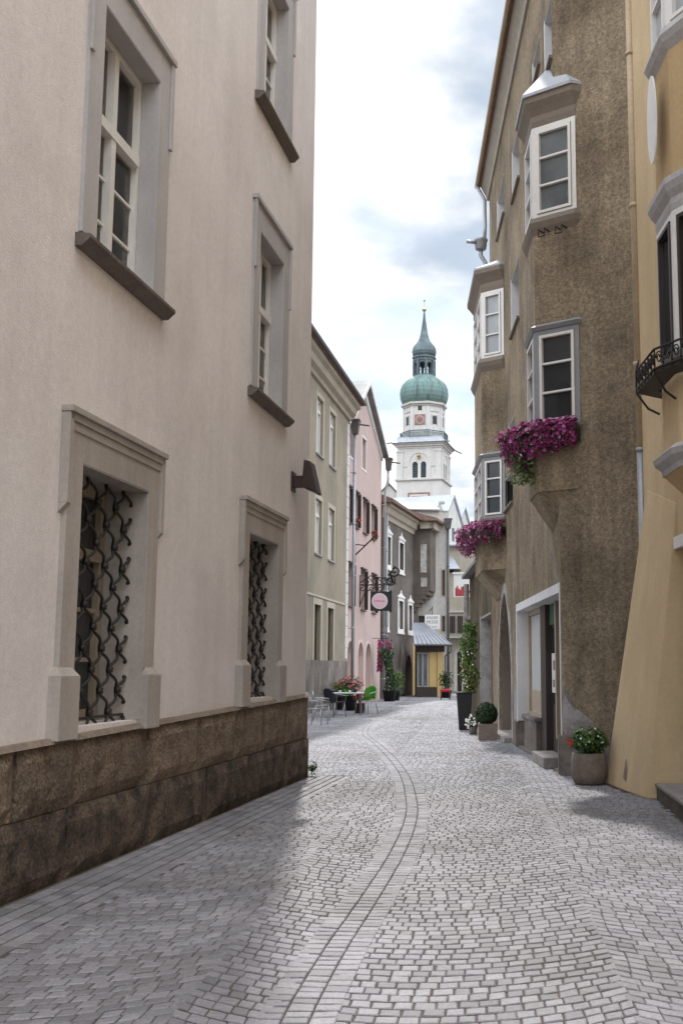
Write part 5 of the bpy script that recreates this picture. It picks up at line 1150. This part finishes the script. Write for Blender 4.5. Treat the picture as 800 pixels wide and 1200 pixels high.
# ================================================================== ground and cobbles
m=MB(); m.quad((-300,-300,0),(300,-300,0),(300,400,0),(-300,400,0)); struct(m.build('ground','joint'))
def interp(tb,y):
    if y<=tb[0][0]: return tb[0][1]
    for (a,x0),(b,x1) in zip(tb,tb[1:]):
        if y<=b: return x0+(x1-x0)*(y-a)/(b-a)
    return tb[-1][1]
def pts(fc,ss): return [(fc.W(s,0,0).y,fc.W(s,0,0).x) for s in ss]
Lt=pts(P1,(-26,0)); Lt+=[(Lt[-1][0]+.05,-7.5)]; l2=pts(F2,(-10.8,s1_2)); Lt+=[(l2[0][0]-.1,-7.5)]+l2+pts(F3,(-8.8,0))+pts(F4,(.3,e4))+[(76,6.)]
Rt=[(-12,R2.W(-16,0,0).x-.02),(p3.y-.03,R2.W((p3.to_2d()-R2.O).dot(R2.d),0,0).x-.02)]+[(p3.y,p3.x),(p1.y,p1.x),(B2.y-.02,B2.x),(B1.y,B1.x),(B1.y+.02,R2.W(-.1,0,0).x),(RA.O.y,RA.O.x)]+pts(RA,(sE,sE+9))+[(RA.W(sE+9,0,0).y+.1,RA.W(sE+9,0,0).x+2.5),(76,7.5)]
rr=random.Random(11)
band=[gnd(*q).to_2d() for q in ((318,1290),(345,1200),(392,1115),(430,1058),(464,1003),(480,965),(482,940),(474,910),(458,888),(440,871),(428,861),(430,852),(441,845),(456,838))]
# smooth the band centre line
def cr(p,n=6):
    o=[]
    for i in range(len(p)-1):
        p0=p[max(i-1,0)];p1_=p[i];p2_=p[i+1];p3_=p[min(i+2,len(p)-1)]
        for k in range(n):
            t=k/n; o.append(.5*((2*p1_)+(p2_-p0)*t+(2*p0-5*p1_+4*p2_-p3_)*t*t+(3*p1_-p0-3*p2_+p3_)*t*t*t))
    o.append(p[-1]); return o
bl=cr(band)
def bdist(x,y):
    best=9.
    for p,q in zip(bl,bl[1:]):
        if y<min(p.y,q.y)-.4 or y>max(p.y,q.y)+.4: continue
        d=q-p; L=d.length_squared or 1e-9; t=max(0,min(1,((x-p.x)*d.x+(y-p.y)*d.y)/L)); best=min(best,math.hypot(x-p.x-d.x*t,y-p.y-d.y*t))
    return best
SV=[];SF=[]
def stone(c4,dz=0.):
    cx=sum(p[0] for p in c4)/4; cy=sum(p[1] for p in c4)/4; k=len(SV); hz=.0075+dz+rr.uniform(-.0012,.0012); tx,ty=rr.gauss(0,.014),rr.gauss(0,.014)
    dl=rr.uniform(.0025,.0045); dr_=rr.uniform(.008,.0115)
    def ins(e):
        o=[]
        for i in range(4):
            p=c4[i]; a=c4[i-1]; b=c4[(i+1)%4]; ux,uy=a[0]-p[0],a[1]-p[1]; vx,vy=b[0]-p[0],b[1]-p[1]; lu=math.hypot(ux,uy)+1e-6; lv=math.hypot(vx,vy)+1e-6
            du,dv=((dr_,dl) if i%2==0 else (dl,dr_)); du+=e; dv+=e
            o.append((p[0]+du*ux/lu+dv*vx/lv,p[1]+du*uy/lu+dv*vy/lv))
        return o
    lo=ins(0); hi=ins(.0045+rr.random()*.003)
    SV.extend((x,y,.001) for x,y in lo); SV.extend((x,y,hz-.0045) for x,y in lo); SV.extend((x,y,hz+(x-cx)*tx+(y-cy)*ty) for x,y in hi)
    for i in range(4):
        j=(i+1)%4; SF.append((k+i,k+j,k+4+j,k+4+i)); SF.append((k+4+i,k+4+j,k+8+j,k+8+i))
    SF.append((k+8,k+9,k+10,k+11))
BW=.20
# band: three rows following the drain line
cum=[0]
for p,q in zip(bl,bl[1:]): cum.append(cum[-1]+(q-p).length)
def bpos(s):
    for i in range(len(cum)-1):
        if s<=cum[i+1]:
            t=(s-cum[i])/(cum[i+1]-cum[i]+1e-9); p=bl[i].lerp(bl[i+1],t); a=bl[max(i-1,0)]; b=bl[min(i+2,len(bl)-1)]; d=(b-a).normalized(); return p,Vector((d.y,-d.x))
    d=(bl[-1]-bl[-2]).normalized(); return bl[-1],Vector((d.y,-d.x))
for row in (-1,0,1):
    s=rr.random()*.1
    while s<cum[-1]-.1:
        L=rr.uniform(.085,.115); a,na=bpos(s); b,nb_=bpos(s+L); o0=(row-.5)*.128; o1=(row+.5)*.128
        stone([tuple(a+na*o0),tuple(a+na*o1),tuple(b+nb_*o1),tuple(b+nb_*o0)],.003); s+=L
# gutter rows along the white house
GW=.62
for row in range(5):
    s=-20.+rr.random()*.2
    while s<-.05:
        L=rr.uniform(.12,.19); o0=.035+row*GW/5; o1=.035+(row+1)*GW/5
        q=[P1.W(s,o0,0),P1.W(min(s+L,0),o0,0),P1.W(min(s+L,0),o1,0),P1.W(s,o1,0)]; stone([(p.x,p.y) for p in q],.003); s+=L
# segmental arcs: columns along the street, each row a shallow arc
az=math.radians(2.0); ca_,sa_=math.cos(az),math.sin(az); CWd=2.15; A_s=.42; RS_=.112
def col2w(u,v): return (u*ca_+v*sa_,-u*sa_+v*ca_)
n_st=0
for ci in range(-6,6):
    c0=ci*CWd-.33; half=CWd/2
    v=-1.+rr.random()*.1
    while v<78:
        x=-half-rr.uniform(0,.05)
        def yy(x): return A_s*(abs(x)/half)**1.9
        jit=rr.gauss(0,.004)
        while x<half-.02:
            L=rr.uniform(.082,.110); x2_=min(half+.02,x+L)
            if half-x2_<.05: x2_=half
            xm=(x+x2_)/2; wx,wy=col2w(c0+xm,v+yy(xm))
            if wy>0.5 and wy<76 and interp(Lt,wy)+.05<wx<interp(Rt,wy)-.03 :
                ok=True
                if wy<RA.O.y+.3 and wx<interp(Lt,wy)+GW+.02 and wy<Lt[1][0]: ok=False
                if ok and wy<33 and bdist(wx,wy)<BW-.06: ok=False
                if ok:
                    j=lambda:rr.uniform(-.0032,.0032)
                    q=[(x,v+yy(x)),(x2_,v+yy(x2_)),(x2_,v+RS_+yy(x2_)),(x,v+RS_+yy(x))]
                    stone([(lambda w:(w[0]+j(),w[1]+j()))(col2w(c0+a,b)) for a,b in q]); n_st+=1
            x=x2_
        v+=RS_*rr.uniform(.985,1.015)
print('stones',len(SV)//12)
me=bpy.data.meshes.new('cobbles'); me.from_pydata(SV,[],SF); me.materials.append(M['granite']); me.update()
o=bpy.data.objects.new('street_paving',me); C.objects.link(o); struct(o)
# ================================================================== camera, sun, sky
sc=bpy.context.scene
cam=bpy.data.cameras.new('camera'); co=bpy.data.objects.new('camera',cam); C.objects.link(co); sc.camera=co
cam.sensor_fit='VERTICAL'; cam.sensor_height=36.; cam.sensor_width=24.; cam.lens=36.*F/1200.; cam.shift_x=-(CX-400.)/1200.; cam.clip_end=2000.; cam.clip_start=.05
co.location=(0,0,EYE); co.rotation_euler=(math.pi/2+PIT,0,0)
SUN_EL=math.radians(47.); gA=gnd(355,950); gB=gnd(326,1175); sd=(gA-gB); SUN_AZ=math.atan2(sd.x,sd.y)
print('sun az',math.degrees(SUN_AZ))
ts=Vector((math.sin(SUN_AZ)*math.cos(SUN_EL),math.cos(SUN_AZ)*math.cos(SUN_EL),math.sin(SUN_EL)))
sl=bpy.data.lights.new('sun','SUN'); sl.energy=1.8; sl.angle=math.radians(1.6); sl.color=(1.,.965,.92); so=bpy.data.objects.new('sun',sl); C.objects.link(so); so.rotation_euler=(-ts).to_track_quat('-Z','Y').to_euler(); so.location=(0,0,60)
w=bpy.data.worlds.new('World'); sc.world=w; w.use_nodes=True; N=w.node_tree.nodes; L=w.node_tree.links
bg=N['Background']; out=N['World Output']
sky=N.new('ShaderNodeTexSky'); sky.sky_type='NISHITA'; sky.sun_disc=False; sky.sun_elevation=SUN_EL; sky.sun_rotation=SUN_AZ
L.new(sky.outputs[0],bg.inputs[0]); bg.inputs[1].default_value=.10
tc=N.new('ShaderNodeTexCoord'); sx=N.new('ShaderNodeSeparateXYZ'); L.new(tc.outputs['Generated'],sx.inputs[0])
def mth(op,a,b=None):
    n=N.new('ShaderNodeMath'); n.operation=op
    for i,x in enumerate((a,b)):
        if x is None: continue
        if isinstance(x,(int,float)): n.inputs[i].default_value=x
        else: L.new(x,n.inputs[i])
    return n.outputs[0]
den=mth('ADD',mth('MAXIMUM',sx.outputs[2],0.),.22)
cb=N.new('ShaderNodeCombineXYZ'); L.new(mth('DIVIDE',sx.outputs[0],den),cb.inputs[0]); L.new(mth('DIVIDE',sx.outputs[1],den),cb.inputs[1])
mp=N.new('ShaderNodeMapping'); mp.inputs['Location'].default_value=(3.1,1.23,.0); L.new(cb.outputs[0],mp.inputs[0])
def nz(sc_,det,ro):
    n=N.new('ShaderNodeTexNoise'); n.inputs['Scale'].default_value=sc_; n.inputs['Detail'].default_value=det; n.inputs['Roughness'].default_value=ro; L.new(mp.outputs[0],n.inputs['Vector']); return n.outputs['Fac']
def rmp(x,a,b,c,d):
    n=N.new('ShaderNodeMapRange'); n.interpolation_type='SMOOTHSTEP'
    for i,v in enumerate((a,b,c,d)): n.inputs[i+1].default_value=v
    L.new(x,n.inputs[0]); return n.outputs[0]
n1=nz(1.5,7,.55); n2=nz(2.6,6,.5)
cover=rmp(n1,.40,.58,.30,1.)
shade=rmp(n2,.37,.57,0.,1.)
mx=N.new('ShaderNodeMix'); mx.data_type='RGBA'; L.new(shade,mx.inputs[0]); mx.inputs[6].default_value=(.37,.435,.52,1); mx.inputs[7].default_value=(.86,.855,.84,1)
b2=N.new('ShaderNodeBackground'); L.new(mx.outputs[2],b2.inputs[0]); L.new(mth('ADD',1.,mth('MULTIPLY',rmp(sx.outputs[1],-.2,.75,1.,0.),rmp(sx.outputs[2],.12,.62,.25,3.0))),b2.inputs[1])
ms=N.new('ShaderNodeMixShader'); L.new(cover,ms.inputs[0]); L.new(bg.outputs[0],ms.inputs[1]); L.new(b2.outputs[0],ms.inputs[2]); L.new(ms.outputs[0],out.inputs[0])
sc.view_settings.view_transform='Standard'; sc.view_settings.look='None'; sc.view_settings.exposure=.64; sc.view_settings.gamma=1.
try: sc.view_settings.use_curve_mapping=False
except Exception: pass
